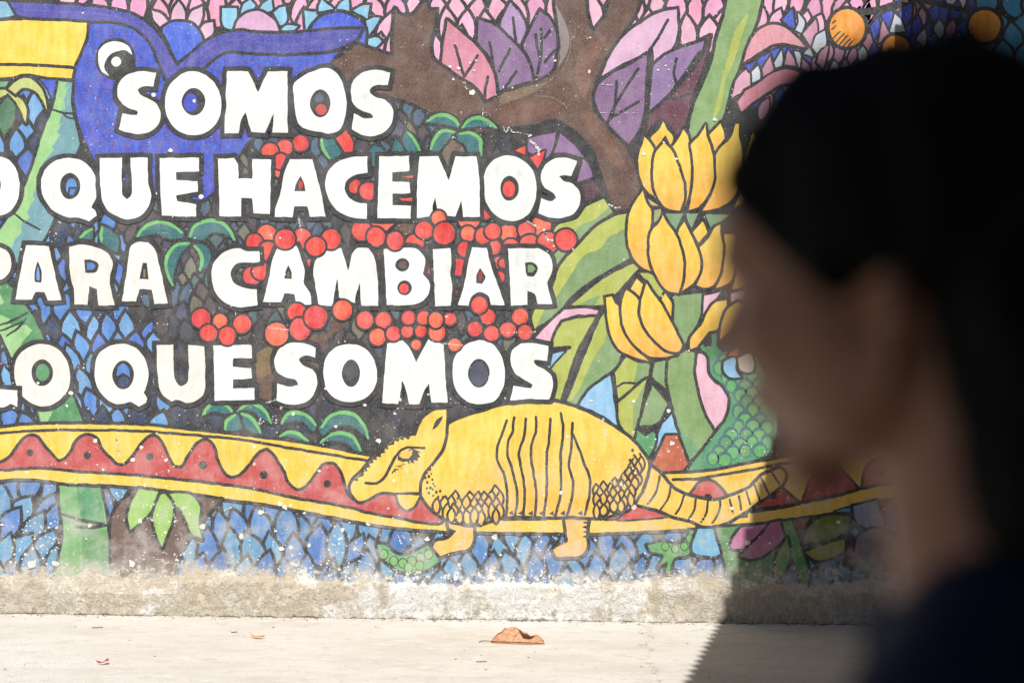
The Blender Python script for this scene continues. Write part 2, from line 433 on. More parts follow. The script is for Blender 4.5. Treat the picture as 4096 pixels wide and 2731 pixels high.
INK = C(48, 49, 53)
STEP = 3.2e-6
class Coat:
    level = 0
    def __init__(s, name, label=None, base=None, parent=None):
        s.name, s.label, s.parent = name, label, parent or WALL
        s.v, s.f, s.c = [], [], []
        s.z = Coat.level if base is None else base
        s.rng = random.Random(name + str(s.z))
    def up(s, k=1): s.z += k
    def vert(s, u, v, col, jit=0):
        x, z = to_wall(u, v)
        s.v.append((x, -0.0005 - s.z * STEP - jit * 4e-7, z))
        s.c.append(col)
        return len(s.v) - 1
    def fill(s, poly, col):
        if callable(col): ids = [s.vert(u, v, col(u, v)) for u, v in poly]
        elif isinstance(col[0], tuple):
            a, b = min(q[1] for q in poly), max(q[1] for q in poly)
            ids = []
            for u, v in poly:
                t = max(0.0, min(1.0, ((v - a) / (b - a + 1e-6) - 0.35) / 0.65))
                ids.append(s.vert(u, v, tuple(x * (1 - t) + y * t for x, y in zip(*col))))
        else:
            k = 1 + s.rng.uniform(-0.05, 0.05)
            cc = tuple(x * k for x in col)
            ids = [s.vert(u, v, cc) for u, v in poly]
        # keep the winding so that the normal faces the viewer
        ar = sum(poly[i][0] * poly[(i + 1) % len(poly)][1] - poly[(i + 1) % len(poly)][0] * poly[i][1] for i in range(len(poly)))
        s.f.append(ids[::-1] if ar > 0 else ids)
        s.up()
    def line(s, poly, w, col=None, closed=False, taper=False):
        col = col or INK
        P = [poly[0]]
        for q in poly[1:]:
            if math.hypot(q[0] - P[-1][0], q[1] - P[-1][1]) > 0.8: P.append(q)
        if closed and math.hypot(P[0][0] - P[-1][0], P[0][1] - P[-1][1]) < 0.8: P.pop()
        n = len(P)
        if n < 2: return
        ph = s.rng.uniform(0, 50)
        segs = n if closed else n - 1
        def hw(i):
            k = 1 + 0.16 * noise.noise(Vector((P[i][0] * 0.022, P[i][1] * 0.022, ph)))
            if taper: k *= 0.35 + 0.65 * math.sin(math.pi * (0.12 + 0.76 * i / max(1, n - 1)))
            return w * 0.5 * k
        L, R, disc = [], [], []
        for i in range(n):
            a = P[(i - 1) % n] if (closed or i) else P[i]
            b = P[(i + 1) % n] if (closed or i < n - 1) else P[i]
            d0 = (P[i][0] - a[0], P[i][1] - a[1]); d1 = (b[0] - P[i][0], b[1] - P[i][1])
            l0 = math.hypot(*d0) or 1; l1 = math.hypot(*d1) or 1
            if d0 == (0, 0): d0, l0 = d1, l1
            if d1 == (0, 0): d1, l1 = d0, l0
            d0 = (d0[0] / l0, d0[1] / l0); d1 = (d1[0] / l1, d1[1] / l1)
            t = (d0[0] + d1[0], d0[1] + d1[1]); lt = math.hypot(*t)
            h = hw(i)
            if lt < 0.3: nx, ny, k = -d0[1], d0[0], 1.0
            else:
                nx, ny = -t[1] / lt, t[0] / lt
                k = min(1.35, 2.0 / lt)
            j = (i * 3) % 8
            L.append(s.vert(P[i][0] + nx * h * k, P[i][1] + ny * h * k, col, j))
            R.append(s.vert(P[i][0] - nx * h * k, P[i][1] - ny * h * k, col, j))
            if lt < 1.75 or (not closed and i in (0, n - 1)): disc.append((i, h))
        for i in range(segs):
            k = (i + 1) % n
            s.f.append((L[i], L[k], R[k], R[i]))
        for i, h in disc:
            s.f.append([s.vert(P[i][0] + h * math.cos(-q * math.pi / 5), P[i][1] + h * math.sin(-q * math.pi / 5), col, 8 + i % 3) for q in range(10)])
        s.up(2)
    def shape(s, sheet, data, col, lw=12, step=11.0):
        poly = curve(pts(sheet, data), True, step)
        if lw: s.line(poly, 2 * lw, closed=True)
        s.fill(poly, col)
        return poly
    def stroke(s, sheet, data, w, col=None, taper=False):
        s.line(curve(pts(sheet, data), False), w, col, False, taper)
    def ell(s, sheet, x, y, rx, ry, col, lw=0, n=26, rot=0.0):
        ox, oy, k = SHEET[sheet]
        ph = s.rng.uniform(0, 50)
        poly = []
        for i in range(n):
            a = 2 * math.pi * i / n
            w = 1 + 0.05 * noise.noise(Vector((math.cos(a) * 1.2, math.sin(a) * 1.2, ph)))
            px, py = rx * math.cos(a) * w, ry * math.sin(a) * w
            poly.append((ox + (x + px * math.cos(rot) - py * math.sin(rot)) / k, oy + (y + px * math.sin(rot) + py * math.cos(rot)) / k))
        if lw: s.line(poly, 2 * lw, closed=True)
        s.fill(poly, col)
    def done(s, bump_level=True):
        me = bpy.data.meshes.new(s.name)
        me.from_pydata(s.v, [], s.f)
        at = me.color_attributes.new('paint', 'FLOAT_COLOR', 'POINT')
        at.data.foreach_set('color', [x for c in s.c for x in (*c, 1.0)])
        me.update()
        o = link(s.name, me, s.parent, [PAINT])
        if s.label: o['label'] = s.label
        if bump_level: Coat.level = max(Coat.level, s.z + 1)
        return o

def inside(poly, x, y):
    r = False
    n = len(poly)
    for i in range(n):
        (x1, y1), (x2, y2) = poly[i], poly[(i + 1) % n]
        if (y1 > y) != (y2 > y) and x < (x2 - x1) * (y - y1) / (y2 - y1) + x1: r = not r
    return r

LEAF = [(0, -1), (.22, -.72), (.42, -.38), (.5, 0), (.46, .38), (.34, .72), (.12, 1), (-.12, 1), (-.34, .72), (-.46, .38), (-.5, 0), (-.42, -.38), (-.22, -.72)]
DOME = [(.5 * math.sin(a), -math.cos(a)) for a in [math.pi * 2 * i / 12 for i in range(12)]]
def field(coat, region, w, h, cols, gap, sx=1.0, sy=0.62, rot=0.0, rnd=0.16, shape=LEAF, ink=None, seed=1, swirl=0.0):
    """overlapping scale leaves painted row by row from the top down"""
    rng = random.Random(seed)
    x0, x1 = min(p[0] for p in region), max(p[0] for p in region)
    y0, y1 = min(p[1] for p in region), max(p[1] for p in region)
    row = 0
    y = y0 - h * 0.2
    z0 = coat.z
    while y < y1 + h * 0.3:
        x = x0 - (w * sx * 0.5 if row % 2 else 0)
        k = 0
        while x < x1 + w * 0.5:
            cx, cy = x + rng.uniform(-rnd, rnd) * w, y + rng.uniform(-rnd, rnd) * h
            if inside(region, cx, cy):
                a = rot + rng.uniform(-1, 1) * rnd * 1.3 + swirl * noise.noise(Vector((cx * .004, cy * .004, seed)))
                ww, hh = w * rng.uniform(0.88, 1.15), h * rng.uniform(0.85, 1.15)
                col = rng.choice(cols)
                kk = rng.uniform(0.86, 1.1)
                bend = rng.uniform(-0.18, 0.18) if shape is LEAF else 0
                for q, (gw, gh, cc) in enumerate(((ww * .5 + gap * .55, hh * .5 + gap * .8, ink or INK), (ww * .5 - gap * .45, hh * .5 - gap * .5, tuple(c * kk for c in col)))):
                    coat.z = z0 + row * 4 + (k % 2) * 2 + q
                    ids = []
                    for (px, py) in shape:
                        px2 = px * 2 * gw + bend * gw * (py * py); py2 = py * gh
                        u = cx + px2 * math.cos(a) - py2 * math.sin(a); v = cy + px2 * math.sin(a) + py2 * math.cos(a)
                        ids.append(coat.vert(u, v, cc))
                    coat.f.append(ids[::-1])
            x += w * sx
            k += 1
        y += h * sy
        row += 1
    coat.z = z0 + row * 4 + 2

def R(s): return [p[:2] for p in pts('Z', s)]

# ---- colours of the tins
YEL, YEL2, ORA = C(254, 211, 74), C(253, 196, 78), C(250, 178, 84)
BLUE, PURP = C(62, 88, 202), C(78, 80, 172)
BLU = [C(84, 136, 208), C(104, 160, 216), C(78, 118, 204), C(116, 170, 218), C(92, 148, 212), C(54, 68, 98)]
BLUM = [C(84, 138, 194), C(98, 156, 200), C(88, 134, 196), C(78, 128, 190), C(108, 164, 204)]
SKY, PALE = C(138, 198, 228), C(152, 204, 242)
PINK = [C(247, 178, 208), C(245, 168, 200), C(248, 190, 214), C(240, 165, 205)]
LILAC = C(220, 176, 212)
DARK = [C(76, 82, 104), C(92, 82, 84), C(118, 116, 98), C(84, 108, 112), C(80, 72, 78), C(78, 102, 128), C(66, 68, 82)]
DIM = [C(58, 60, 74), C(66, 60, 68), C(56, 66, 86), C(62, 56, 60)]
BROWN, BROWN2 = C(104, 76, 66), C(122, 86, 70)
TEAL, LEAFG = C(48, 112, 118), C(112, 190, 108)
RED = [C(238, 72, 62), C(232, 82, 80), C(244, 104, 78), C(226, 62, 58)]
GRE, YGR, GR2 = C(136, 168, 112), C(186, 196, 92), C(112, 152, 100)
WHITE = C(247, 249, 244)
CREAM = C(241, 237, 228)

# ---- ground coat of ink, then the leaf patterns behind the figures
g = Coat('background_coat', 'dark ground coat behind the painted figures')
g.fill([(-2600, -600), (6800, -600), (6800, 2440), (-2600, 2440)], INK)
g.done()
base = Coat.level
def leafcoat(name, label, region, *a, **k):
    c = Coat(name, label, base)
    field(c, R(region), *a, **k)
    c.done()
leafcoat('painted_pink_leaves', 'pink scale leaves across the top of the mural', '230,-260 1330,-260 2160,-260 2960,-260 2930,170 2620,190 2330,60 2060,110 1760,240 1600,260 1400,200 800,110 560,110 230,20', 84, 168, PINK, 15, sx=.95, sy=.5, seed=3)
leafcoat('painted_blue_leaves', 'blue scale leaves behind the bamboo', '-80,330 330,330 330,850 520,870 480,1250 640,1350 700,1730 -80,1730', 78, 140, BLU, 16, sx=.95, sy=.52, seed=5, swirl=.5)
leafcoat('painted_dark_leaves', 'dim slate and olive leaves behind the lettering', '470,860 620,760 900,600 1000,520 1380,380 1640,420 2100,620 2260,900 2220,1350 1900,1400 1380,1420 980,1330 640,1330 560,1100', 60, 108, DARK, 13, sx=.95, sy=.55, seed=8, swirl=.6)
leafcoat('painted_shadow_leaves', 'very dark leaves above the yellow serpent', '620,1330 980,1340 1400,1420 2100,1400 2230,1500 2100,1620 1700,1800 1400,1780 900,1700 700,1690', 70, 130, DIM, 11, sx=.95, sy=.55, seed=9, swirl=.6)
leafcoat('painted_low_blue_leaves', 'blue leaves along the foot of the mural', '-80,1900 420,1890 1000,1960 1700,2090 2300,2120 2960,2080 3900,1960 4200,1960 4200,2420 -80,2420', 88, 172, BLUM, 15, sx=.95, sy=.5, seed=12, swirl=.7)
leafcoat('painted_far_pink_leaves', 'small pink leaves right of the green stalk', '2980,-260 3640,-260 3560,20 3350,90 3220,190 3130,150 3010,110', 62, 124, PINK, 12, sx=.95, sy=.5, seed=15, rot=.25)
leafcoat('painted_mixed_leaves', 'pink, white and blue pointed leaves by the oranges', '3120,110 3300,180 3640,-200 3900,-200 3900,420 3300,420 3060,480 3010,330', 44, 92, [C(204, 146, 176), C(206, 212, 226), C(62, 88, 204)], 9, sy=.6, seed=17, rot=.2)
leafcoat('painted_corner_leaves', 'turquoise leaves in the upper right corner', '3860,-260 4700,-260 4700,420 3900,420', 92, 120, [C(70, 160, 214), C(84, 172, 220)], 13, sy=.62, seed=19)
c = Coat('painted_beyond_leaves', 'pale pattern of leaves left and right of the picture', base)
field(c, R('-2500,-500 -150,-500 -150,2400 -2500,2400'), 150, 240, BLU + PINK[:1], 20, seed=31)
field(c, R('4250,-500 6700,-500 6700,2400 4250,2400'), 150, 240, [GRE, YGR, BLU[1]], 20, seed=32)
c.done()

# ---- flowers at the top
c = Coat('painted_flower', 'flower with pale pink petals and a blue centre')
for d in ('1440,250! 1380,180 1360,95! 1450,130 1510,200!', '1530,190! 1550,100 1600,15! 1650,90 1660,190!', '1680,190! 1720,110 1810,60! 1810,160 1770,260!', '1790,270! 1830,220 1910,200! 1910,290 1840,360!'):
    c.shape('A', d, C(228, 184, 210), 12)
c.shape('A', '1460,260 1520,215 1620,195 1720,220 1790,300 1830,390! 1700,470 1590,570! 1540,440 1490,340', C(70, 104, 216), 12)
c.done()
c = Coat('painted_flower', 'flower with sky blue petals and a pink centre')
for d in ('1990,75! 2120,75! 2120,180 2090,270 2010,240', '2160,130! 2190,30 2240,0! 2290,60 2240,110'): c.shape('A', d, SKY, 11)
c.shape('A', '1940,335! 1980,285 2080,285!', C(190, 222, 236), 9)
for d in ('85,90! 110,40 190,-10! 190,100 150,110', '215,120! 260,70 320,60! 320,200 290,230', '260,285! 330,230 430,240! 390,275'): c.shape('B', d, SKY, 11)
c.shape('A', '2100,275! 2130,190 2200,130 2300,105 2400,140 2470,210 2500,280!', C(218, 168, 206), 12)
c.done()
c = Coat('painted_flower', 'flower with sky blue petals around a blue dome')
for d in ('490,100! 610,130 550,200 500,280!', '615,110! 620,60 645,0! 700,50 745,80!', '780,80! 810,30 885,-5! 890,100!', '925,95! 990,60 1070,50! 1050,170!', '1040,190! 1100,165 1165,165! 1120,240 1065,315!', '1065,350! 1130,335 1180,375! 1120,430 1055,440!'): c.shape('B', d, SKY, 12)
c.shape('B', '545,270! 600,190 690,135 800,120 900,140 980,190 1030,260 1035,340 1020,415! 940,380!', C(66, 98, 214), 13)
c.done()

# ---- brown tree
c = Coat('painted_tree', 'brown painted tree with forked branches')
c.shape('B', '1300,90! 1350,145 1400,155 1470,130 1540,50! 1575,20! 1600,95! 1665,100! 1640,250 1615,400 1625,510 1750,620 1900,700 2000,790 2100,930! 2240,860 2370,800 2520,760 2640,710 2730,610 2770,420 2760,200 2740,60 2735,-260! 3010,-260! 3030,200 3070,305! 3200,120 3240,-260! 3530,-260! 3480,40 3420,170 3320,320 3200,520 3100,700 3070,830 3080,990 3220,1150 3340,1280 3410,1420 3470,1560 3490,1680 3440,1800 3390,1860 3280,1895! 3220,1760 3170,1600 3130,1480 3080,1340 2980,1230 2860,1130 2720,1060 2560,1110 2400,1130 2240,1160 2050,1180 1850,1120 1620,1010 1480,930 1300,870 1140,840 1000,900 860,760 740,570! 860,480 960,405! 1100,450 1285,515! 1290,300', BROWN, 15)
for d, k in (('500,40 540,120 600,240 620,400 580,520 490,640 400,720 520,600 535,420 520,200', C(150, 138, 138)), ('0,870 140,810 300,770 420,740 300,830 120,900 0,930', C(134, 112, 92)), ('760,420 850,380 960,300 900,480 820,620 800,800 740,880 700,760 680,560', BROWN2), ('720,1000 820,1010 900,1130 1000,1250 1100,1420 1150,1540 1040,1500 900,1300 780,1150', C(122, 88, 72)), ('0,1000 200,940 420,900 560,940 420,1020 200,1080 0,1090', C(116, 78, 64))):
    c.fill(curve(pts('C', d)), k)
for d in ('520,260 540,420 510,560', '640,300 620,480 560,640', '300,860 480,880 600,960'): c.stroke('C', d, 5, C(138, 112, 100), True)
c.done()

# ---- purple leaves
def leaves(name, label, items, lw=14):
    c = Coat(name, label)
    for sh, d, col, veins in items:
        c.shape(sh, d, col, lw)
        for vv in veins: c.stroke(sh, vv, 12, INK)
    c.done()
leaves('painted_purple_leaves', 'purple and salmon leaves left of the forked trunk', (
    ('C', '90,30! 170,120 230,250 180,400! 80,320 10,240 40,130', C(176, 144, 188), ('115,160 130,280 140,370',)),
    ('C', '360,105! 440,170 495,280 495,480 450,640 330,710! 270,560 210,430 270,280 310,200', C(138, 106, 148), ('370,260 370,450 330,700', '320,310 340,460 360,520', '450,270 400,340', '490,450 400,560')),
    ('C', '-190,180! -60,230 60,330 180,450 250,560 290,720! 150,760 0,810! -30,700 -60,560 -200,380!', C(140, 108, 150), ('-90,380 -60,600 -50,740', '90,440 40,540 -10,640', '150,640 80,740 20,820')),
    ('B', '1770,190! 1900,300 2030,420 2130,560 2190,700 2205,850! 2120,890! 2000,750 1900,690 1720,560! 1740,380', C(216, 136, 158), ('1840,410 1880,560 1920,690', '2040,500 1980,600 1920,690', '2130,690 2110,800 2100,900'))))
leaves('painted_lilac_leaves', 'pink, purple and maroon leaves right of the forked trunk', (
    ('C', '1880,330! 1820,580 1760,760 1700,900 1690,1000 1640,1140 1580,1210! 1520,1120 1460,1060 1390,1100 1310,1190! 1340,1060 1370,600!', C(106, 62, 80), ()),
    ('C', '1580,85! 1585,300 1540,430 1380,550! 1370,400! 1330,450 1100,570 910,680! 980,520 1120,320 1300,190 1450,110', C(230, 184, 216), ('1500,180 1440,300 1370,410 1340,450',)),
    ('C', '1320,490! 1300,760 1280,1030 1230,1180 1150,1290! 980,1120 870,960 850,880 880,770 1000,670 1160,590', C(144, 110, 152), ('1240,620 1130,780 1040,930 960,1110', '1045,730 1030,930 1000,1060', '1240,915 1130,980 1020,1040')),
    ('C', '1830,370! 1780,520 1650,680 1500,860 1340,990! 1370,600! 1480,500 1650,430', C(148, 118, 168), ('1580,530 1560,680 1590,770',))))
c = Coat('painted_lilac_leaf_veins')
c.stroke('C', '1790,470 1650,680 1500,870 1340,1020', 15); c.stroke('C', '1500,890 1600,880 1700,840', 10)
for d in ('490,1190! 520,1200! 470,1420! 420,1420!',): c.fill(curve(pts('C', d)), INK)
c.done()
leaves('painted_low_purple_leaf', 'purple leaf behind the last letter of the second line', (
    ('C', '255,1240! 380,1210 500,1190! 470,1340 430,1420! 300,1380 260,1360', C(146, 110, 156), ()),
    ('C', '540,1200! 640,1280 745,1400! 700,1420 600,1370 490,1370!', C(146, 110, 156), ()),
    ('G', '750,80! 800,150 835,240! 690,290! 720,180', C(146, 110, 156), ()),
    ('G', '850,280! 905,380! 760,460! 720,320!', C(92, 58, 72), ())), 12)

# ---- green stalk and the pink petals beside it
c = Coat('painted_stalk', 'green banana stalk rising to the top edge')
c.shape('C', '2070,-260! 2380,-260! 2290,200 2200,420 2130,620 2060,800 2010,1000 1980,1080! 1880,1190 1700,1260! 1700,1140 1770,880 1830,740 1890,600 1950,340 2010,150', C(142, 176, 112), 15)
c.fill(curve(pts('C', '2220,120 2150,380 2090,560 2020,720 1960,1000 1920,1060 1960,840 2040,520 2120,260')), C(182, 192, 92))
c.done()
c = Coat('painted_petals', 'pink curved petals with blue and white teeth')
c.shape('C', '2230,600! 2260,740 2080,880! 2120,720', C(228, 170, 194), 12)
c.shape('D', '-20,420! 60,290 200,225 300,245 420,340 495,430! 300,390 200,400 100,460 -60,560!', C(228, 156, 168), 13)
c.shape('D', '-40,820! 60,760 200,660 330,625 430,650 540,720! 400,740 300,750 150,830 -80,1000! -110,920!', C(208, 132, 148), 13)
BL, WH, PK = C(62, 86, 202), C(206, 214, 228), C(208, 148, 174)
for d, k in (('60,545! 175,475! 160,545 100,600!', BL), ('190,460! 270,430! 220,540!', BL), ('290,430! 335,430! 300,480!', BL), ('350,430! 390,440! 380,480!', BL), ('470,490! 545,530! 540,570!', BL), ('-40,590! 50,550! -10,640!', BL),
             ('15,650! 70,590! 90,650 90,710! 20,745!', WH), ('220,570! 280,450! 290,530 280,590! 230,610!', WH), ('400,460! 440,470 460,540 440,610! 420,560', WH), ('110,620! 180,510! 210,630! 120,690!', PK), ('310,580! 340,450! 390,530 410,595!', PK), ('470,530! 530,600 540,660! 470,610!', PK),
             ('290,180! 380,85! 400,260! 340,230', BL), ('430,120! 490,200 460,300! 410,270! 435,200', WH), ('590,180! 600,290 540,410! 470,310!', PK), ('560,430! 600,320 670,280! 680,400 610,490!', WH), ('600,560! 640,460 700,410! 690,480 650,620!', PK),
             ('1330,110! 1450,10! 1440,150 1390,240!', BL), ('1180,140! 1270,90! 1280,200 1240,260!', BL), ('1080,240! 1140,160! 1160,270 1110,360!', BL), ('1250,290! 1300,130! 1370,220 1385,285!', WH), ('1150,390! 1190,190! 1250,320!', PK), ('1280,90! 1380,20! 1330,100!', PK)):
    c.shape('D', d, k, 9)
c.done()
c = Coat('painted_oranges', 'orange fruits on a black twig')
c.stroke('D', '980,110 1150,95 1300,55 1480,-10', 30)
c.stroke('D', '1480,-10 1700,40 1860,80 2000,130', 22)
c.stroke('D', '1500,0 1600,140 1640,300', 16)
for x, y, rx, ry in ((870, 255, 156, 168), (1310, 440, 120, 118), (2100, 235, 142, 142)):
    c.ell('D', x, y, rx, ry, C(250, 160, 44), 15)
for d in ('725,365 810,285', '755,395 845,305', '790,412 872,325', '830,415 898,350', '880,410 930,355', '740,212 766,190', '733,268 766,236', '1955,300 1990,265', '1960,350 2000,310'): c.stroke('D', d, 6)
c.done()

# ---- toucan
c = Coat('painted_toucan', 'blue toucan with yellow beak and purple wing')
body = c.shape('A', '800,210! 1000,210 1180,250 1320,370 1420,520 1480,720 1560,640 1700,560 1830,600 1960,490 2100,450 2300,470 2560,490 2800,500 3030,470! 2960,560 2900,640 2640,1000 2380,1180 2240,1250 2130,1400 2020,1560 1930,1690 1840,1775 1740,1805 1560,1800 1300,1740 1060,1650 850,1430 780,1290 720,1140 670,900 650,700 690,520 760,330', BLUE, 13)
rr = random.Random(4)
yy = 120; row = 0
while yy < 790:
    xx = 300 + (28 if row % 2 else 0)
    while xx < 1330:
        if inside(body, xx, yy) and all(inside(body, xx + a, yy + b) for a, b in ((30, 0), (-30, 0), (0, 40))):
            c.line([(xx + 27 * math.sin(t), yy + 38 * math.cos(t)) for t in [(-1.6 + 3.2 * q / 8) for q in range(9)]], 9, C(88, 84, 176)); c.z -= 2
        xx += 62 + rr.uniform(-4, 4)
    yy += 46; row += 1
c.up(2)
c.shape('A', '90,25! 200,30 560,45 900,75 1100,110 1250,170 1380,270 1470,390 1540,520 1590,600! 1700,500 1850,380 2000,310 2150,285 2300,300 2600,305 2800,290 3000,270 3240,265! 3200,340 3100,400 2950,450 2750,470 2500,480 2240,470 2050,455 1900,530 1800,620 1640,680 1490,710! 1430,560 1380,430 1290,310 1170,230 1000,190 800,195 560,185 300,165 180,140 120,90', PURP, 13)
for d in ('200,90 560,110 900,130 1100,165 1260,250', '1640,600 1800,480 1960,380 2160,360', '2300,380 2600,400 2900,370'): c.stroke('A', d, 10, C(92, 86, 184), True)
c.shape('A', '-260,215! 60,190 400,190 780,210! 770,330 720,460 660,595! 400,575 -260,570!', YEL, 13)
c.shape('A', '-260,600! 300,600 660,625! 640,705! 360,680 240,660 120,685 -260,705!', YEL, 13)
c.ell('A', 1036, 532, 180, 190, INK); c.ell('A', 1110, 610, 110, 100, INK)
c.fill(curve(pts('A', '885,560 890,450 960,385 1070,380 1160,430 1185,492! 1120,455 1040,462 960,530 935,600 975,685! 910,640')), WHITE)
c.ell('A', 1042, 556, 44, 44, WHITE)
c.shape('A', '-200,0! 60,20! 100,90 130,140! -200,200!', C(132, 184, 212), 11)
c.done()

# ---- bamboo
c = Coat('painted_bamboo', 'green bamboo stem bending behind the lettering')
c.shape('A', '360,715! 525,725! 470,890! 420,780', C(66, 92, 206), 8)
c.shape('A', '525,725! 645,745! 640,950 690,1180 715,1290! 600,1600 480,1960 390,2150 280,2300 150,2350 0,2520 -250,2650! -250,2250! 0,2060 110,1890 280,1540 400,1160 480,960 520,760', C(116, 166, 176), 13)
c.fill(curve(pts('A', '530,735! 600,740! 575,800! 618,770! 570,900! 592,980! 540,990! 560,1010! 530,1120! 562,1110! 505,1190! 535,1210! 465,1330! 490,1340! 410,1430! 360,1500! 320,1700! 290,1760! 312,1790! 240,1900! 272,1950! 200,1990! 190,2090! 130,2150! 110,2210! 0,2240! -240,2330! -240,2240! 0,2070 110,1900 280,1540 400,1160 480,960 525,760')), C(154, 206, 134))
c.stroke('A', '470,985 560,1012 650,1020', 9); c.stroke('A', '560,1010 600,1050 655,1065', 7)
c.stroke('E', '130,570 220,640 360,712', 10, taper=True)
c.shape('I', '-220,-180! 50,-150 240,60 390,340 520,640 650,860 745,1085! 365,1105! 300,900 110,520 0,300 -220,80', C(78, 146, 94), 13)
for d in ('0,130! 92,170! 60,200! 130,230! 235,220! 290,270! 200,380! 130,500! 105,512! 0,290!', '345,990! 485,958! 470,1000! 425,1090! 372,1100!', '-100,-80! 0,-60 40,20! -20,60!'): c.fill(curve(pts('I', d)), C(158, 204, 140))
for d in ('0,225 120,180 250,110', '0,275 100,240 200,190', '60,320 160,250 240,160'): c.stroke('I', d, 9, taper=True)
c.shape('M', '530,305! 890,320! 930,480 960,700 985,900 1010,1250! 860,1250 680,1250 450,1250! 540,950 570,770 545,500', C(128, 182, 118), 14)
c.fill(curve(pts('M', '690,315! 890,322! 930,560 940,660! 760,640 700,450')), C(90, 154, 106))
c.fill(curve(pts('M', '760,700 960,720 985,1000 1000,1200 800,1100 740,900')), C(112, 162, 108))
c.stroke('M', '560,570 700,620 930,660', 15, taper=True); c.stroke('M', '680,685 800,692 950,670', 15, taper=True)
c.done()
c = Coat('painted_palm_sprig', 'yellow green palm sprig under the toucan beak')
for d, k in (('0,790! 60,800! 120,850 200,900 240,990 230,1100! 180,980 120,900 70,850 0,880!', C(198, 206, 112)), ('75,800! 150,730 250,700 340,760 400,860 420,990! 380,900 300,810 200,790 140,840!', C(196, 208, 124)), ('70,870! 130,940 130,1060 40,1230! 0,1130 0,960', C(74, 124, 90)), ('-60,740! 80,735! 60,770 -60,780!', C(112, 172, 120))):
    c.shape('A', d, k, 12)
c.done()

# ---- brown pod patch between the lower lines
c = Coat('painted_pod', 'brown pod between the third and fourth line of lettering')
c.shape('J', '50,480! 180,400 400,300 700,280 760,130 930,40! 950,60 880,200 720,330 640,450 600,800 200,900 80,870 60,620', C(106, 82, 70), 0)
c.fill(curve(pts('J', '60,480 180,420 240,520 200,640 70,700')), C(126, 104, 72))
c.shape('F', '1300,680! 1480,640 1560,700 1400,790! 1290,740', C(106, 82, 72), 0)
c.shape('B', '1700,1380! 1790,1260 1860,1270 1930,1340 1900,1420 1800,1500', C(120, 100, 86), 8)
c.done()

# ---- palmette leaves, teal with a pale rim
def palm(name, label, sheet, items, singles=()):
    c = Coat(name, label)
    for outer, back in items:
        P = pts(sheet, outer); Q = pts(sheet, back)
        P[0] = (*P[0][:2], True); P[-1] = (*P[-1][:2], True)
        poly = curve(P + Q, True)
        c.line(poly, 24, closed=True); c.fill(poly, TEAL)
        cx = sum(p[0] for p in poly) / len(poly); cy = sum(p[1] for p in poly) / len(poly)
        rim = curve(P, False)
        rim = [(x + (cx - x) * .10, y + (cy - y) * .10) for x, y in rim]
        c.line(rim, 15, LEAFG, taper=True)
    for d, rim in singles:
        poly = c.shape(sheet, d, TEAL, 11)
        if rim: c.stroke(sheet, rim, 13, LEAFG, True)
    c.done()
palm('painted_palmette', 'teal palmette right of the top line of lettering', 'B', (('1570,1090 1650,1035 1760,1030 1850,1080 1900,1165', '1780,1120 1660,1105'), ('1890,1150 1960,1070 2060,1050 2150,1090 2220,1150', '2120,1140 2000,1140'), ('1610,1345 1650,1240 1720,1170 1850,1180', '1800,1230 1740,1300 1690,1360'), ('1870,1190 1980,1185 2060,1240 2080,1400', '1980,1390 1920,1290 1850,1240')),
     (('630,1200! 640,1330 720,1430! 820,1370 760,1260 680,1200', '645,1210 655,1330 715,1420'), ('1300,1240! 1390,1350 1270,1360!', None), ('1400,1170! 1480,1250 1530,1350! 1440,1370 1370,1260', '1415,1190 1480,1270 1520,1350'), ('1120,1300! 1190,1340 1110,1500! 1070,1350', None)))
palm('painted_palmette', 'large teal palmette between second and third lines', 'E', (('1205,790 1280,690 1400,640 1540,660 1655,740', '1640,780 1540,800 1400,750 1280,770'), ('1680,780 1720,690 1820,630 1960,630 2060,700 2120,810', '2000,750 1900,740 1830,800'), ('1545,1230 1480,1080 1500,930 1580,840 1710,820', '1680,870 1620,930 1570,1050'), ('1735,850 1780,900 1810,980 1790,1090', '1880,1010 1890,930 1840,860 1770,840')),
     (('710,795! 760,740 830,700! 830,800!', '720,785 765,745 825,712'), ('920,680! 1000,720 1060,800 1050,920! 900,830! 900,740', '920,690 905,760 910,820')))
palm('painted_palmette', 'teal palmette above the serpent, left of the two', 'I', (('1805,1030 1850,960 1950,910 2040,940 2100,1010', '2000,1010 1900,1000'), ('2110,1000 2180,940 2250,915 2320,940 2390,1000 2445,1110', '2340,1050 2250,985'), ('2010,1160 2020,1090 2110,1020', '2160,1060 2170,1130 2130,1165'), ('2160,1010 2240,1040 2300,1110 2340,1190', '2270,1190 2200,1130')))
palm('painted_palmette', 'double teal palmette left of the armadillo head', 'J', (('255,1220 330,1180 430,1190 540,1270', '480,1270 380,1225'), ('610,1280 700,1200 820,1185 930,1220 1010,1350', '960,1360 880,1290 780,1260'), ('270,1105 320,1020 420,995 530,1040 620,1140', '560,1170 480,1095 360,1080'), ('620,1140 700,1030 820,995 950,1020 1040,1130 1080,1250', '1000,1190 900,1120 760,1130 640,1210')))

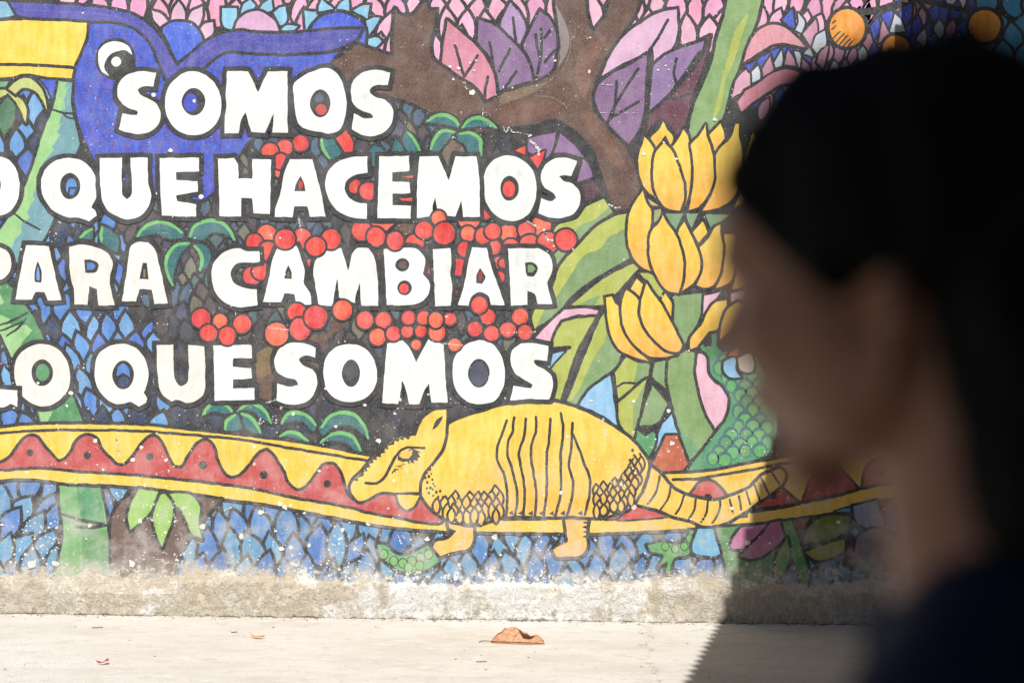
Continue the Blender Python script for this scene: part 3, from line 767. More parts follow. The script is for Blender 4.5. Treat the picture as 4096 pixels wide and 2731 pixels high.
# ---- big banana leaves
c = Coat('painted_banana_leaves', 'broad yellow green banana leaves')
c.shape('G', '770,510! 930,435! 1005,560! 850,680 740,800 640,930 520,1080! 470,900 500,690 700,610', YGR, 14)
c.fill(curve(pts('G', '980,510! 1005,560! 850,680 740,800 640,920 660,800 700,690 850,620')), GRE)
c.fill(curve(pts('G', '640,930! 520,1080! 480,930 560,900')), GRE)
c.shape('G', '1135,570! 1125,720 1140,860 1160,970! 1000,1060 800,1180 600,1350 550,1420 310,1600! 290,1500 330,1400 480,1220 520,1080 700,860 880,680 1050,590', YGR, 14)
c.fill(curve(pts('G', '1122,700! 1140,860 1160,970! 1000,1060 800,1180 600,1350 550,1420 320,1590! 420,1400 520,1290 640,1110 760,940 900,880 960,800')), GRE)
c.shape('G', '1190,1020! 1240,1060! 1130,1180 940,1390! 640,1390! 800,1250 1000,1110', YGR, 13)
c.fill(curve(pts('G', '820,1330! 700,1390! 850,1390! 900,1300')), GRE)
c.shape('G', '1250,1100! 1380,1100! 1480,1250! 1430,1320 1320,1180!', YGR, 10)
c.shape('K', '580,85! 760,75 890,95! 860,130 700,130 580,170 480,280 450,380! 310,345! 420,230', C(242, 190, 208), 13)
c.shape('K', '560,200! 700,165 860,155! 820,240 720,440 640,640 540,890! 460,880! 440,640 620,430! 460,420! 500,300', YGR, 12)
c.shape('K', '930,80! 960,250 1010,350 1090,470! 1030,600 900,700 780,820 680,940! 600,900! 700,660 800,400', GRE, 14)
c.fill(curve(pts('K', '925,100! 950,250 930,380 860,480 800,600 720,780 640,900! 610,900! 700,660 800,400')), YGR)
c.stroke('K', '930,60 820,260 700,480 620,720 560,900', 22, C(66, 66, 66))
c.stroke('K', '470,440 560,430 620,425', 16)
c.shape('K', '440,490! 580,460! 480,560 420,640! 300,560 420,545', PALE, 9)
c.done()
c = Coat('painted_leaf_thicket', 'green leaf blades with blue gaps above the armadillo')
c.shape('K', '985,675! 1050,1120! 900,1020 710,940! 800,810', PALE, 13)
c.shape('K', '1130,510! 1230,560 1340,570! 1320,700 1060,880! 1030,650!', YGR, 13)
c.fill(curve(pts('K', '1230,565! 1340,575! 1320,690! 1200,760 1220,650')), GRE)
c.shape('K', '1390,560! 1490,540! 1490,790! 1370,680', GRE, 13)
c.shape('K', '1310,710! 1220,1130 1190,1240! 1080,1110 1060,920!', YGR, 13)
c.fill(curve(pts('K', '1305,730! 1220,1120! 1190,1200! 1200,960')), GRE)
c.shape('K', '1370,760! 1500,930! 1400,1100 1250,1120! 1300,950', GRE, 13)
c.shape('K', '1540,1020! 1590,1190! 1500,1220 1420,1350 1380,1400! 1420,1200 1450,1120', PALE, 12)
c.stroke('K', '1030,790 1100,745 1210,745', 9); c.stroke('K', '1490,560 1490,760 1530,900', 9)
c.shape('K', '1490,1215! 1590,1210! 1680,1470! 1620,1530 1430,1530 1370,1460!', C(198, 104, 70), 12)
c.shape('K', '1230,1165! 1300,1220! 1380,1180 1390,1260 1325,1410! 1230,1300', C(96, 166, 112), 12)
c.shape('K', '1560,-40! 1820,-60! 1770,200 1690,330 1650,400! 1560,280!', GRE, 13)
c.shape('K', '1690,440! 1750,480! 1740,700 1800,940 1930,1200! 1830,1330 1700,1430! 1620,1200 1540,900 1500,700 1510,540!', C(140, 172, 106), 13)
c.fill(curve(pts('K', '1560,940! 1640,1160 1790,1340! 1700,1425! 1620,1200')), C(112, 170, 116))
c.shape('K', '1770,480! 1840,480 1860,640 1900,720 2000,800 2040,870 2020,1020 1940,1170! 1850,1010 1790,820 1760,640', C(244, 192, 212), 13)
c.shape('K', '1830,-40! 1980,-70! 1900,30 1820,130!', C(238, 186, 206), 11)
c.shape('K', '2070,-60! 2200,-80! 2160,20 2070,60!', C(238, 186, 206), 11)
c.done()
c = Coat('painted_iguana', 'green scaly iguana head looking out from behind the person')
ig = c.shape('K', '1800,360! 1830,420 1880,420 1900,290! 1940,290! 1950,420 2010,480 2300,500! 2480,1000 2390,1380 2240,1440 1900,1520 1680,1530! 1760,1420 1930,1200 2040,1040 2060,860 2000,760 1890,660 1870,500 1800,420', C(80, 160, 108), 14)
SC1, SC2 = C(72, 118, 122), C(114, 182, 112)
yy = 1440; row = 0
while yy < 1890:
    xx = 2740 + (26 if row % 2 else 0)
    while xx < 3130:
        if inside(ig, xx, yy) and inside(ig, xx - 28, yy) and inside(ig, xx + 28, yy) and inside(ig, xx, yy + 26):
            q0 = c.z
            jx, jy, jr = c.rng.uniform(-5, 5), c.rng.uniform(-5, 5), c.rng.uniform(.82, 1.12); c.ell('Z', xx + jx, yy + jy, 30 * jr, 32, SC1, n=14); c.ell('Z', xx + jx + 2, yy + jy + 4, 22 * jr, 23, tuple(v * c.rng.uniform(.8, 1.05) for v in SC2), n=14)
            c.z = q0
        xx += 54
    yy += 33; row += 1
    c.up(2)
c.shape('K', '2010,550! 2110,510 2110,620 2150,690! 2060,690 2000,620', PALE, 12)
c.shape('K', '2130,520! 2240,480 2260,640 2160,630', C(200, 190, 170), 10)
c.shape('K', '2040,500! 2100,440! 2140,430! 2120,500!', C(200, 110, 60), 8)
c.done()

# ---- bananas
BAN = (C(255, 214, 78), C(252, 180, 72))
def bunch(name, label, sheet, items, back=()):
    c = Coat(name, label)
    for d, k in back: c.shape(sheet, d, k, 11)
    for d in items: c.shape(sheet, d, BAN, 12)
    c.done()
bunch('painted_banana_bunch', 'topmost painted bunch of yellow bananas', 'C', ('1460,1090! 1500,1160 1550,1240 1530,1310! 1480,1210! 1400,1340! 1350,1240 1420,1170', '1975,1105! 2000,1180 2010,1240! 1920,1370! 1870,1220!', '2110,1115! 2140,1115! 2140,1240 2165,1330 2170,1500 2130,1700 2050,1810 1930,1870 1810,1890! 1900,1740 1930,1560 1920,1420! 1980,1320 2060,1250',
      '1295,1230! 1350,1290 1390,1380 1360,1500 1370,1640 1400,1780! 1300,1690 1250,1560 1240,1440', '1645,1165! 1660,1180 1700,1300 1720,1480 1720,1620 1665,1830! 1655,1640 1620,1480 1545,1320! 1600,1240', '1840,1120! 1850,1220 1890,1330 1910,1480 1910,1620 1860,1750 1780,1850 1690,1885! 1730,1660 1735,1520 1710,1290! 1790,1210', '1470,1285! 1530,1340 1590,1480 1640,1640 1640,1800 1610,1890! 1500,1870 1420,1780 1375,1640 1375,1500 1400,1360', '2260,1200! 2330,1300 2340,1560 2200,1800 2100,1860! 2190,1600 2200,1400'))
bunch('painted_banana_bunch', 'middle painted bunch of yellow bananas', 'G', ('1815,640! 1860,740! 1780,830! 1720,750!', '2010,760! 2120,760 2120,1000 2060,1180 1930,1240! 1990,1080 2010,900', '1970,665! 1975,760 1995,860 1985,1000 1960,1120 1900,1220 1830,1235 1760,1210! 1800,1130 1820,1000 1780,880! 1880,780 1930,690', '1280,365! 1300,450 1350,540 1350,680 1320,840 1330,960 1370,1095! 1270,1050 1200,970 1150,840 1145,700 1160,570 1220,450',
      '1650,645! 1690,720 1750,850 1790,980 1780,1110 1720,1200 1635,1260! 1655,1080 1640,920 1590,770! 1610,700', '1460,585! 1500,660 1570,760 1610,860 1640,1010 1635,1150 1600,1280! 1500,1260 1420,1160 1350,1000 1340,860 1360,720 1430,650', '2130,700! 2260,760 2300,1000 2180,1230! 2080,1250! 2140,1000'),
      (('1310,430! 1420,500! 1300,490!', C(214, 184, 120)), ('1380,540! 1440,530! 1440,600 1370,660!', C(168, 176, 120)), ('1480,570! 1640,570! 1570,720!', C(132, 166, 122)), ('1680,620! 1670,570! 1780,570! 1710,700!', C(132, 166, 122)), ('1840,580! 2060,580! 1890,700!', C(132, 166, 122))))
bunch('painted_banana_bunch', 'lowest painted bunch of yellow bananas', 'K', ('1225,-190! 1290,-120 1250,-20! 1170,-100!', '1480,-60! 1530,20 1530,180! 1440,10!', '950,-25! 1000,-30! 1030,30 1080,70 1080,180 1120,310 1210,440 1335,545! 1200,510 1080,450 1000,330 965,180', '1130,-90! 1180,-60 1235,0 1240,100 1260,210 1340,330 1450,420 1580,485! 1460,510 1350,505 1230,420 1140,310 1095,180 1090,50 1110,-40', '1310,-150! 1370,-60 1450,50 1530,200 1570,280 1630,400! 1610,450 1500,450 1400,370 1310,260 1260,130 1265,10 1290,-80',
      '2030,0! 2030,100 1990,200 1930,270 1870,280! 1760,420! 1700,440! 1710,340 1800,230 1860,110 1920,30', '2130,20! 2200,60 2110,230 1970,350! 1990,200 2060,60'))

# ---- yellow serpent with red waves
def Zs(*a): return ' '.join('%d,%d' % q for q in a)
top = [(-300, 1730), (0, 1713), (90, 1704), (223, 1698), (402, 1698), (580, 1704), (759, 1722), (893, 1736), (1000, 1748), (1089, 1758), (1268, 1785), (1446, 1820), (1600, 1850), (2000, 1890), (2400, 1900), (2656, 1896), (2848, 1885), (3000, 1855), (3107, 1837), (3400, 1785), (3700, 1735), (4200, 1640)]
bot = [(-300, 1905), (0, 1914), (134, 1912), (268, 1929), (402, 1934), (580, 1947), (759, 1978), (1000, 2003), (1179, 2032), (1357, 2068), (1536, 2099), (1759, 2119), (2000, 2125), (2268, 2128), (2400, 2128), (2580, 2121), (2759, 2112), (3000, 2097), (3179, 2068), (3357, 2041), (3513, 1996), (3603, 1978), (4200, 1870)]
c = Coat('painted_serpent', 'yellow serpent band with red waves and black dots')
P = [(*p, False) for p in top] + [(*p, False) for p in bot[::-1]]
for i in (0, len(top) - 1, len(top), len(P) - 1): P[i] = (P[i][0], P[i][1], True)
poly = curve(P); c.line(poly, 28, closed=True); c.fill(poly, C(253, 206, 72))
low = [(-300, 1870), (0, 1874), (156, 1865), (313, 1878), (536, 1892), (714, 1909), (893, 1929), (1000, 1945), (1179, 1983), (1357, 2014), (1536, 2054), (1759, 2068)]
def I_(x, y): return (x / 2.24, 1200 + y / 2.24)
wave = [I_(*p) for p in ((-600, 1400), (-300, 1220), (-120, 1440), (0, 1465), (90, 1420), (170, 1310), (250, 1230), (310, 1220), (380, 1300), (460, 1390), (530, 1450), (570, 1440), (640, 1370), (720, 1240), (790, 1215), (850, 1240), (900, 1330), (980, 1420), (1050, 1480), (1120, 1480), (1200, 1400), (1300, 1270), (1380, 1220), (1430, 1260), (1500, 1410), (1560, 1500), (1620, 1510), (1700, 1400), (1790, 1280), (1850, 1260), (1900, 1300), (1940, 1440), (2000, 1550), (2060, 1600), (2130, 1590), (2240, 1490), (2340, 1370), (2390, 1355), (2440, 1390), (2490, 1470), (2520, 1524), (2590, 1664), (2670, 1714), (2740, 1684), (2840, 1564), (2920, 1474), (2980, 1469), (3030, 1524), (3090, 1704), (3140, 1784), (3200, 1809), (3290, 1790), (3340, 1744), (3540, 1739))]
rest = [I_(*p) for p in ((3620, 1884), (3760, 1774), (3930, 1934))]
P = [(*p, False) for p in wave] + [(*p, True) for p in rest] + [(*p, False) for p in low[::-1]]
P[0] = (*P[0][:2], True); P[-1] = (*P[-1][:2], True); P[len(wave) - 1] = (*wave[-1], True)
poly = curve(P); c.line(poly, 26, closed=True); c.fill(poly, C(200, 80, 80))
for d in ('-300,1750 0,1731 179,1720 357,1720 536,1722 759,1738 1000,1763 1179,1794 1482,1843', '2690,1917 2759,1916 2893,1896 3000,1878 3125,1855 3400,1810'): c.stroke('Z', d, 12)
for x, y, r in ((272, 1365, 31), (783, 1390, 34), (1342, 1402, 33), (1820, 1476, 36), (2365, 1564, 36), (2930, 1644, 34)): c.ell('I', x, y, r, r * 1.03, INK, n=16)
RD = C(218, 84, 82)
c.shape('O', '1720,385! 1800,290 1860,275 1920,300 2015,400! 1900,445 1780,425', RD, 13); c.ell('O', 1862, 420, 38, 32, INK, n=16)
for d in ('1060,620! 1200,510 1330,530 1490,590! 1300,608', '30,612! 200,590 410,607!', '900,612! 1000,580 1040,612!', '2090,590! 2200,565 2200,585!'): c.shape('O', d, RD, 9)
for d, dot in (('20,540! 270,335! 435,470!', (205, 405)), ('480,452! 590,180 640,100! 740,110! 960,340!', (712, 270)), ('1010,330! 1060,140 1200,60! 1400,240!', (1180, 200)), ('1440,250! 1500,60! 1700,30! 1850,170!', (1640, 130))):
    c.shape('P', d, C(190, 74, 72), 12); c.ell('P', *dot, 33, 33, INK, n=16)
c.stroke('Z', '2700,2062 3000,2041 3196,2010 3357,1979 3446,1952 3600,1925 4200,1815', 13)
c.done()

# ---- armadillo
c = Coat('painted_armadillo', 'yellow armadillo walking on the serpent')
AY = C(255, 213, 80)
c.shape('N', '1785,600! 1990,620! 1995,800 1980,850 1800,910 1680,940 1640,900 1650,840 1780,790 1850,720! 1790,690', C(252, 192, 92), 14)
c.shape('O', '570,560! 790,560! 770,760 770,880 720,940 600,945 500,940 480,890 540,850 605,820 600,740', C(252, 192, 92), 14)
for yk in (645, 685, 730, 772): c.shape('O', '735,%d 765,%d 800,%d 770,%d' % (yk, yk - 12, yk, yk + 14), INK, 0)
c.shape('O', '1350,150! 1420,200 1530,330 1650,400 1800,440 1960,450 2100,400 2240,340 2340,240 2440,190 2510,168 2550,200 2520,300 2440,370 2240,510 2150,570 2000,650 1850,680 1700,620 1540,580 1430,530 1310,500 1200,470! 1280,330', C(252, 202, 78), 14)
for d in ('1430,230 1400,370 1320,480', '1530,310 1510,420 1440,530', '1650,400 1620,500 1570,570', '1750,440 1740,530 1690,610', '1860,450 1850,550 1800,640', '1970,450 1960,560 1900,650', '2060,440 2085,560', '2140,410 2160,530', '2210,370 2240,480', '2280,310 2330,460', '2340,250 2410,390', '2430,190 2500,300'): c.stroke('O', d, 9)
arm = [(1790, 1704), (1848, 1673), (1938, 1646), (2000, 1627), (2089, 1611), (2179, 1608), (2268, 1620), (2357, 1655), (2446, 1704), (2513, 1749), (2558, 1798), (2589, 1843), (2576, 1925), (2536, 2005), (2504, 2037), (2464, 2050), (2393, 2066), (2300, 2062), (2190, 2064), (2080, 2060), (2000, 2068), (1893, 2095), (1826, 2086), (1768, 2063), (1714, 2018), (1683, 1970), (1674, 1943), (1696, 1876), (1732, 1825), (1772, 1771), (1783, 1713)]
poly = curve([(*p, False) for p in arm]); c.line(poly, 28, closed=True)
c.fill(poly, lambda u, v: tuple(a * (1 - t) + b * t for t in [max(0, min(1, (v - 1960) / 120))] for a, b in zip(AY, C(252, 190, 84))))
for d in ('2027,1682 2010,1730 1992,1780 1990,1840 2013,1889 2027,1947 2025,2062', '2056,1669 2051,1718 2031,1771 2031,1825 2045,1865 2062,1930 2069,1960 2060,2062', '2103,1673 2098,1736 2076,1820 2080,1850 2094,1916 2098,1978 2094,2060', '2143,1666 2145,1718 2125,1780 2125,1836 2134,1890 2145,1978 2140,2062', '2201,1675 2196,1758 2186,1825 2187,1867 2185,1978 2176,2060', '2243,1651 2252,1713 2243,1825 2243,1867 2241,1978 2220,2066', '2290,1691 2286,1780 2277,1867 2292,1934 2290,1978 2266,2064', '2292,1736 2321,1807 2335,1850 2357,1903 2357,1978 2340,2056'): c.stroke('Z', d, 11)
for x in (2050, 2088, 2128, 2170, 2212, 2256, 2326): c.shape('Z', '%d,2040! %d,2052! %d,2062!' % (x + 2, x - 16, x + 4), INK, 0)
field(c, R('1700,1990 1790,1998 1900,1985 1990,1955 2008,1990 2008,2058 1893,2082 1790,2062'), 30, 58, [C(252, 192, 84), C(254, 204, 80)], 10, sx=1.0, sy=.42, seed=41, rnd=.1)
field(c, R('2378,1950 2440,1945 2490,1915 2530,1860 2565,1815 2572,1850 2562,1925 2524,2000 2490,2030 2400,2052 2372,2050'), 28, 52, [C(252, 192, 84), C(254, 200, 80)], 9.5, sx=1.0, sy=.42, seed=43, rnd=.1)
for x, y, r in ((2560, 1815, 5), (2520, 1840, 6), (2500, 1885, 6), (2505, 1900, 5), (2475, 1918, 4), (2530, 1800, 6), (2536, 1820, 5)): c.ell('Z', x, y, r, r * 1.3, INK, n=8)
for x, y, r in ((1330, 975, 22), (1285, 990, 20), (1375, 1015, 18), (1310, 1050, 20), (1385, 1070, 14), (1305, 1125, 17), (1350, 1120, 22), (1378, 1140, 16), (1405, 1098, 14), (1330, 1185, 20), (1425, 1175, 22), (1475, 1160, 20), (1385, 1220, 16), (1450, 1235, 18), (1510, 1235, 18), (1345, 890, 17), (1362, 940, 14), (1395, 800, 15), (1352, 845, 15), (1300, 930, 18), (1320, 880, 14)): c.ell('X', x, y, r * .85, r, INK, n=9)
head = [(1786, 1637, True), (1783, 1704, False), (1772, 1776, False), (1732, 1843, False), (1696, 1888, False), (1676, 1934, False), (1676, 1965, True), (1603, 1968, False), (1504, 1972, False), (1482, 1987, False), (1433, 2001, False), (1415, 1983, False), (1402, 1947, False), (1415, 1920, False), (1451, 1885, False), (1487, 1836, False), (1522, 1811, False), (1549, 1780, False), (1576, 1758, False), (1616, 1745, False), (1665, 1742, True), (1674, 1713, False), (1696, 1673, False), (1741, 1642, False)]
poly = curve(head); c.line(poly, 26, closed=True); c.fill(poly, C(254, 206, 82))
edge = curve([h for h in head[13:21]], False, 20)
for i in range(1, len(edge) - 1):
    (x, y), (x0, y0) = edge[i], edge[i - 1]
    dx, dy = x - x0, y - y0; L = math.hypot(dx, dy); nx, ny = -dy / L, dx / L
    c.fill([(x0 - dx * .1, y0 - dy * .1), (x + dx * .1, y + dy * .1), (x0 + dx * .7 + nx * 15, y0 + dy * .7 + ny * 15)], INK); c.z -= 1
c.up()
c.fill(curve(pts('X', '1510,200! 1480,290 1440,340 1370,378! 1400,290 1450,230')), INK)
c.fill(curve(pts('X', '1110,615! 1230,660! 1190,672! 1225,732! 1180,730! 1192,772! 1140,760! 1140,812! 1090,790! 1085,826! 1050,785! 1000,790! 930,760! 940,700!')), INK)
c.fill(curve(pts('X', '945,712! 1000,665 1122,632! 1110,700 1070,742 1000,748')), C(253, 200, 96))
c.stroke('X', '880,760 920,700 980,635 1060,603 1160,608 1270,610', 10)
c.stroke('X', '905,715 860,800 800,920 740,1010 660,1060 520,1055', 12)
rr = random.Random(6)
for k in range(26):
    t = rr.random(); x = 1000 - 170 * t + rr.uniform(-20, 45); y = 790 + 150 * t + rr.uniform(-25, 30)
    c.fill([SHEETP for SHEETP in [(1300 + (x + a) / 3.2, 1600 + (y + b) / 3.2) for a, b in ((-11, 9), (11, 8), (2, -11))]], INK); c.z -= 1
c.up()
c.shape('N', '1315,398! 1520,402! 1470,490 1400,532! 1350,490', C(253, 206, 72), 11)
c.done()

# ---- plants at the foot
c = Coat('painted_cocoa_pod', 'brown pod with drooping green leaves under the serpent')
c.shape('M', '1250,350! 1980,440! 1800,640 1700,770 1600,940 1560,1260! 1300,1260 1100,1260 1020,1260! 1000,800 1010,600 1080,480', C(114, 92, 84), 13)
for d in ('1250,345! 1440,375! 1400,470 1300,600 1170,710! 1150,620 1190,450', '1490,385! 1740,420 1790,500 1780,650 1810,790! 1720,740 1670,620 1600,510 1550,500!', '1440,395! 1480,388! 1540,480 1550,590 1500,740 1450,865! 1400,730 1375,600'): c.shape('M', d, C(154, 202, 94), 13)
c.done()
c = Coat('painted_chillies', 'green scaly tails curling among the low blue leaves')
t1 = c.shape('N', '1140,845! 1190,840 1300,930 1400,945 1500,900 1590,850! 1680,990 1560,1070 1400,1090 1270,1030 1170,930', C(96, 174, 112), 13)
for x, y in ((1200, 930), (1290, 990), (1370, 1010), (1450, 990), (1530, 960), (1600, 930), (1420, 1050), (1520, 1030)): c.ell('N', x, y, 34, 40, C(126, 190, 108), 4, n=12)
c.shape('O', '1320,850! 1450,820 1600,840 1690,760 1700,715! 1750,715! 1740,850 1680,930 1560,960 1520,1100! 1480,1100! 1500,990 1420,1040! 1470,940 1340,890', C(96, 168, 92), 12)
for x, y in ((1480, 860), (1570, 880), (1650, 860), (1700, 790)): c.ell('O', x, y, 30, 34, C(116, 186, 100), 4, n=12)
c.shape('O', '1770,705! 1920,700! 1965,930 1850,945 1730,910', C(116, 190, 228), 13)
c.done()
c = Coat('painted_low_plants', 'pink and olive leaves under the serpent in the shade')
c.shape('O', '1930,690! 2300,670! 2500,900 2400,1200 2060,1200! 1990,900', C(104, 156, 96), 12)
MG = C(196, 118, 158)
c.shape('P', '-80,690! 160,660! 100,760 0,840 -70,880! -170,870 -150,790', MG, 12)
c.shape('P', '180,650! 280,640 310,740 200,880 0,970 -90,950! 0,850 100,760', MG, 12)
c.shape('P', '290,640! 370,630! 460,870 510,1180 480,1230! 430,1100 350,850', C(96, 156, 86), 12)
c.shape('P', '330,780! 350,960 260,1130 220,1150! 240,950', C(120, 164, 84), 12)
c.shape('P', '390,625! 540,600! 440,750!', C(150, 76, 54), 10)
c.shape('P', '480,840! 520,700 640,600 760,580 900,600! 860,720 720,790', C(122, 134, 52), 13)
c.shape('P', '490,910! 600,870 850,790! 830,900 720,960 600,980', C(160, 164, 82), 13)
c.shape('P', '910,760! 940,1000 840,1030!', C(112, 62, 56), 9)
c.shape('P', '760,545! 890,510! 900,555!', C(84, 160, 208), 8)
c.shape('P', '920,500! 1130,450! 1180,700 1060,700! 960,640', C(150, 160, 188), 11)
c.shape('P', '980,760 1100,700 1300,780 1420,1000 1350,1200 1200,1220 1080,1140 960,1000', C(150, 128, 132), 11)
c.done()

# ---- lettering
ROWS = {1: [], 2: [], 3: [], 4: []}
def letter(ch, where, sheet, data, counters=(), lw=19, col=None):
    c = Coat('painted_letter', 'white painted letter %s %s' % (ch, where), base=LB + (LETTERS[0] % 2) * 5)
    LETTERS[0] += 1
    c.shape(sheet, data, col or WHITE, lw)
    for k in counters:
        if isinstance(k[0], str): c.shape(sheet, k[0], k[1], 0)
        else: c.ell(sheet, *k)
    c.done()
LETTERS = [0]
# fruit hanging behind the lettering first
def berries(name, label, sheet, lst, lw=9, extra=()):
    c = Coat(name, label)
    for d, k in extra: c.shape(sheet, d, k, lw)
    for i, (x, y, r) in enumerate(lst):
        col = RED[(i * 7 + int(x)) % 4]
        rr_ = random.Random(int(x * 3 + y))
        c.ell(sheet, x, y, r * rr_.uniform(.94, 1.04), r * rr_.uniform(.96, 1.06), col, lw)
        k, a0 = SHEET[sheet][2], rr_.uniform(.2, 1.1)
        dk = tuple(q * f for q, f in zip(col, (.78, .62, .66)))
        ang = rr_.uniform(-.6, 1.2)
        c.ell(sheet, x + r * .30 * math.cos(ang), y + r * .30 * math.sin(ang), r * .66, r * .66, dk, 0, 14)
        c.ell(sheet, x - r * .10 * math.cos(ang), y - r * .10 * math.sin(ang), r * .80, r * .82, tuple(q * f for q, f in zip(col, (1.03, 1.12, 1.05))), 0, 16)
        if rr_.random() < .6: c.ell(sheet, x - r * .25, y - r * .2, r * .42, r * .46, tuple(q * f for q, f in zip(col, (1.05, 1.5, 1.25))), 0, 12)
    c.done()
R0 = RED[0]
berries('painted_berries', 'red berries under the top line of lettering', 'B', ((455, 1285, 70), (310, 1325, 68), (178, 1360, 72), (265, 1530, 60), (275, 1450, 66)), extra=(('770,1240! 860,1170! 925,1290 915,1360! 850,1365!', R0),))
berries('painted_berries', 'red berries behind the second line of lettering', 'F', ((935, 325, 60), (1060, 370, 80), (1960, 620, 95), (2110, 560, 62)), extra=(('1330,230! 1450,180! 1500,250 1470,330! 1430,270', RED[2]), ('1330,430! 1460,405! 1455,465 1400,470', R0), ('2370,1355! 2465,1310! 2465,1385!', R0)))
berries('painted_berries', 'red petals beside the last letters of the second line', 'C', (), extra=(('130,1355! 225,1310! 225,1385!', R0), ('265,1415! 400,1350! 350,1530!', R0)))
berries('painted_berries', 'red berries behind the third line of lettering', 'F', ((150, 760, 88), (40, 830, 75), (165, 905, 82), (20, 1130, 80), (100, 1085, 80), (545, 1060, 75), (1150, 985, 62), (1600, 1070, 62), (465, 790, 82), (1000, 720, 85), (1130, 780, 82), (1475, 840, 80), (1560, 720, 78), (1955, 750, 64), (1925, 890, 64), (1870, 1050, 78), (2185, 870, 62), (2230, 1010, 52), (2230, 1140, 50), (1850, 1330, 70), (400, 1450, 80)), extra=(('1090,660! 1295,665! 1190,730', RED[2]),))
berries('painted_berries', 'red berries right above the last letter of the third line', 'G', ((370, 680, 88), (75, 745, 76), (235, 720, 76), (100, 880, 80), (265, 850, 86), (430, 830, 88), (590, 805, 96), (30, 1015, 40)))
LB = Coat.level
BK = INK
letter('S', 'opening the top line', 'A', '1400,655! 1260,640 1130,680 1060,770 1060,870 1120,950 1190,985 1240,1010 1230,1035! 1180,1035 1100,1020! 1065,1160! 1150,1190 1250,1205 1360,1175 1430,1100 1440,1000 1400,930 1320,880 1260,850 1235,810 1280,780 1380,775!')
letter('O', 'second in the top line', 'A', '1730,640 1850,680 1950,790 1985,930 1950,1090 1850,1190 1730,1215 1610,1180 1510,1070 1480,930 1510,790 1610,680', ((1735, 915, 104, 124, BK), (1710, 922, 60, 84, BLUE)))
letter('M', 'in the top line', 'A', '2035,640! 2225,640! 2315,830! 2400,645! 2575,640! 2580,1190! 2445,1190! 2455,1015! 2375,1190! 2255,1185! 2200,1010! 2165,1070 2140,1195! 2010,1200!')
letter('O', 'fourth in the top line', 'B', '690,610 780,660 840,780 865,920 850,1060 790,1180 700,1200! 640,1190 540,1170 450,1130 410,1020 395,880 400,740 470,690 580,640', ((630, 930, 90, 126, BK), (640, 985, 48, 50, C(205, 66, 58)), (620, 880, 40, 40, C(78, 98, 116))))
letter('S', 'closing the top line', 'B', '1260,655! 1130,630 1000,660 920,740 905,850 940,950 1020,1000 1100,1040 1100,1060! 1040,1065 930,1020! 915,1160! 1000,1210 1100,1225 1210,1180 1275,1090 1280,980 1210,900 1100,860 1070,810 1110,770 1235,765!')
letter('O', 'cut off at the left edge of the second line', 'E', '0,60 80,90 150,180 175,300 160,450 80,560 0,590 -150,540 -220,330 -150,120', ((-70, 320, 78, 116, BK),))
letter('Q', 'in the second line', 'E', '620,72 740,100 830,190 880,310 870,420 820,515! 850,540 870,590! 800,640! 720,610 600,600 480,540 400,440 370,310 400,190 500,100', ((630, 325, 90, 118, BK), (642, 332, 50, 76, BLU[0]), ('605,410! 620,330! 690,330! 680,400!', INK), ('622,400! 635,348! 680,348! 668,400!', BLU[2])))
letter('U', 'in the second line', 'E', '895,75! 1095,70! 1095,300 1110,420 1140,440 1170,420 1180,300 1170,70! 1325,70! 1330,280 1355,420 1320,530 1240,600 1130,620 1020,580 930,490 905,350', ())
letter('E', 'after the U in the second line', 'E', '1430,75! 1785,70! 1785,195! 1580,200! 1580,270! 1770,285! 1775,375! 1580,410! 1590,460! 1760,490! 1760,600! 1450,590!')
letter('H', 'in the second line', 'E', '1955,80! 2100,75! 2135,130! 2140,258! 2262,258! 2262,85! 2430,85! 2425,330 2420,575! 2275,565! 2262,435! 2165,428! 2160,595! 1970,595!')
letter('A', 'in the second line', 'F', '360,85! 560,85! 620,310 680,600! 535,600! 515,505! 395,505! 385,605! 205,600! 280,360 320,170', (('455,235! 490,320 495,370! 400,370! 420,290', BK), (455, 315, 20, 40, C(190, 60, 52))))
letter('C', 'in the second line', 'F', '1055,60! 1055,205! 930,230 860,290 850,350 890,430 960,470 1050,485! 1045,620! 900,600 780,540 700,420 675,290 710,180 800,100 920,65')
letter('E', 'after the C in the second line', 'F', '1160,60! 1425,55! 1430,190! 1275,200! 1275,285! 1430,290! 1435,390! 1275,395! 1280,495! 1440,500! 1440,615! 1140,610!')
letter('M', 'in the second line', 'F', '1520,60! 1690,55! 1780,280! 1840,60! 2030,60! 2050,200 2060,600! 1910,600! 1895,450! 1840,600! 1720,580! 1680,540! 1660,420! 1640,500 1640,590! 1495,610! 1500,300')
letter('O', 'after the M in the second line', 'G', '90,52 200,90 290,180 325,320 310,470 250,580 140,635 20,620 -80,540 -140,420 -150,280 -110,150 -20,70', ((85, 345, 82, 112, BK), (80, 350, 55, 70, R0)))
letter('S', 'closing the second line', 'G', '690,100! 580,70 480,80 390,160 365,260 400,340 480,390 505,430! 470,460 370,430! 345,570! 450,605 560,610 660,570 715,480 710,370 640,300 560,270 530,235 570,225 640,235!')
letter('P', 'cut off at the left edge of the third line', 'E', '-200,860! -60,860 60,900 105,990 90,1090 20,1160 -60,1180 -60,1350! -200,1350!', (), col=CREAM)
letter('A', 'leftmost in the third line', 'E', '235,855! 440,860! 480,1050 550,1345! 430,1350! 400,1270! 320,1270! 290,1340! 140,1340! 190,1080', (('340,995! 380,1120 370,1190! 310,1180! 320,1060', BK), ('342,1040! 360,1110 356,1165! 328,1160! 332,1090', BLU[1])), col=CREAM)
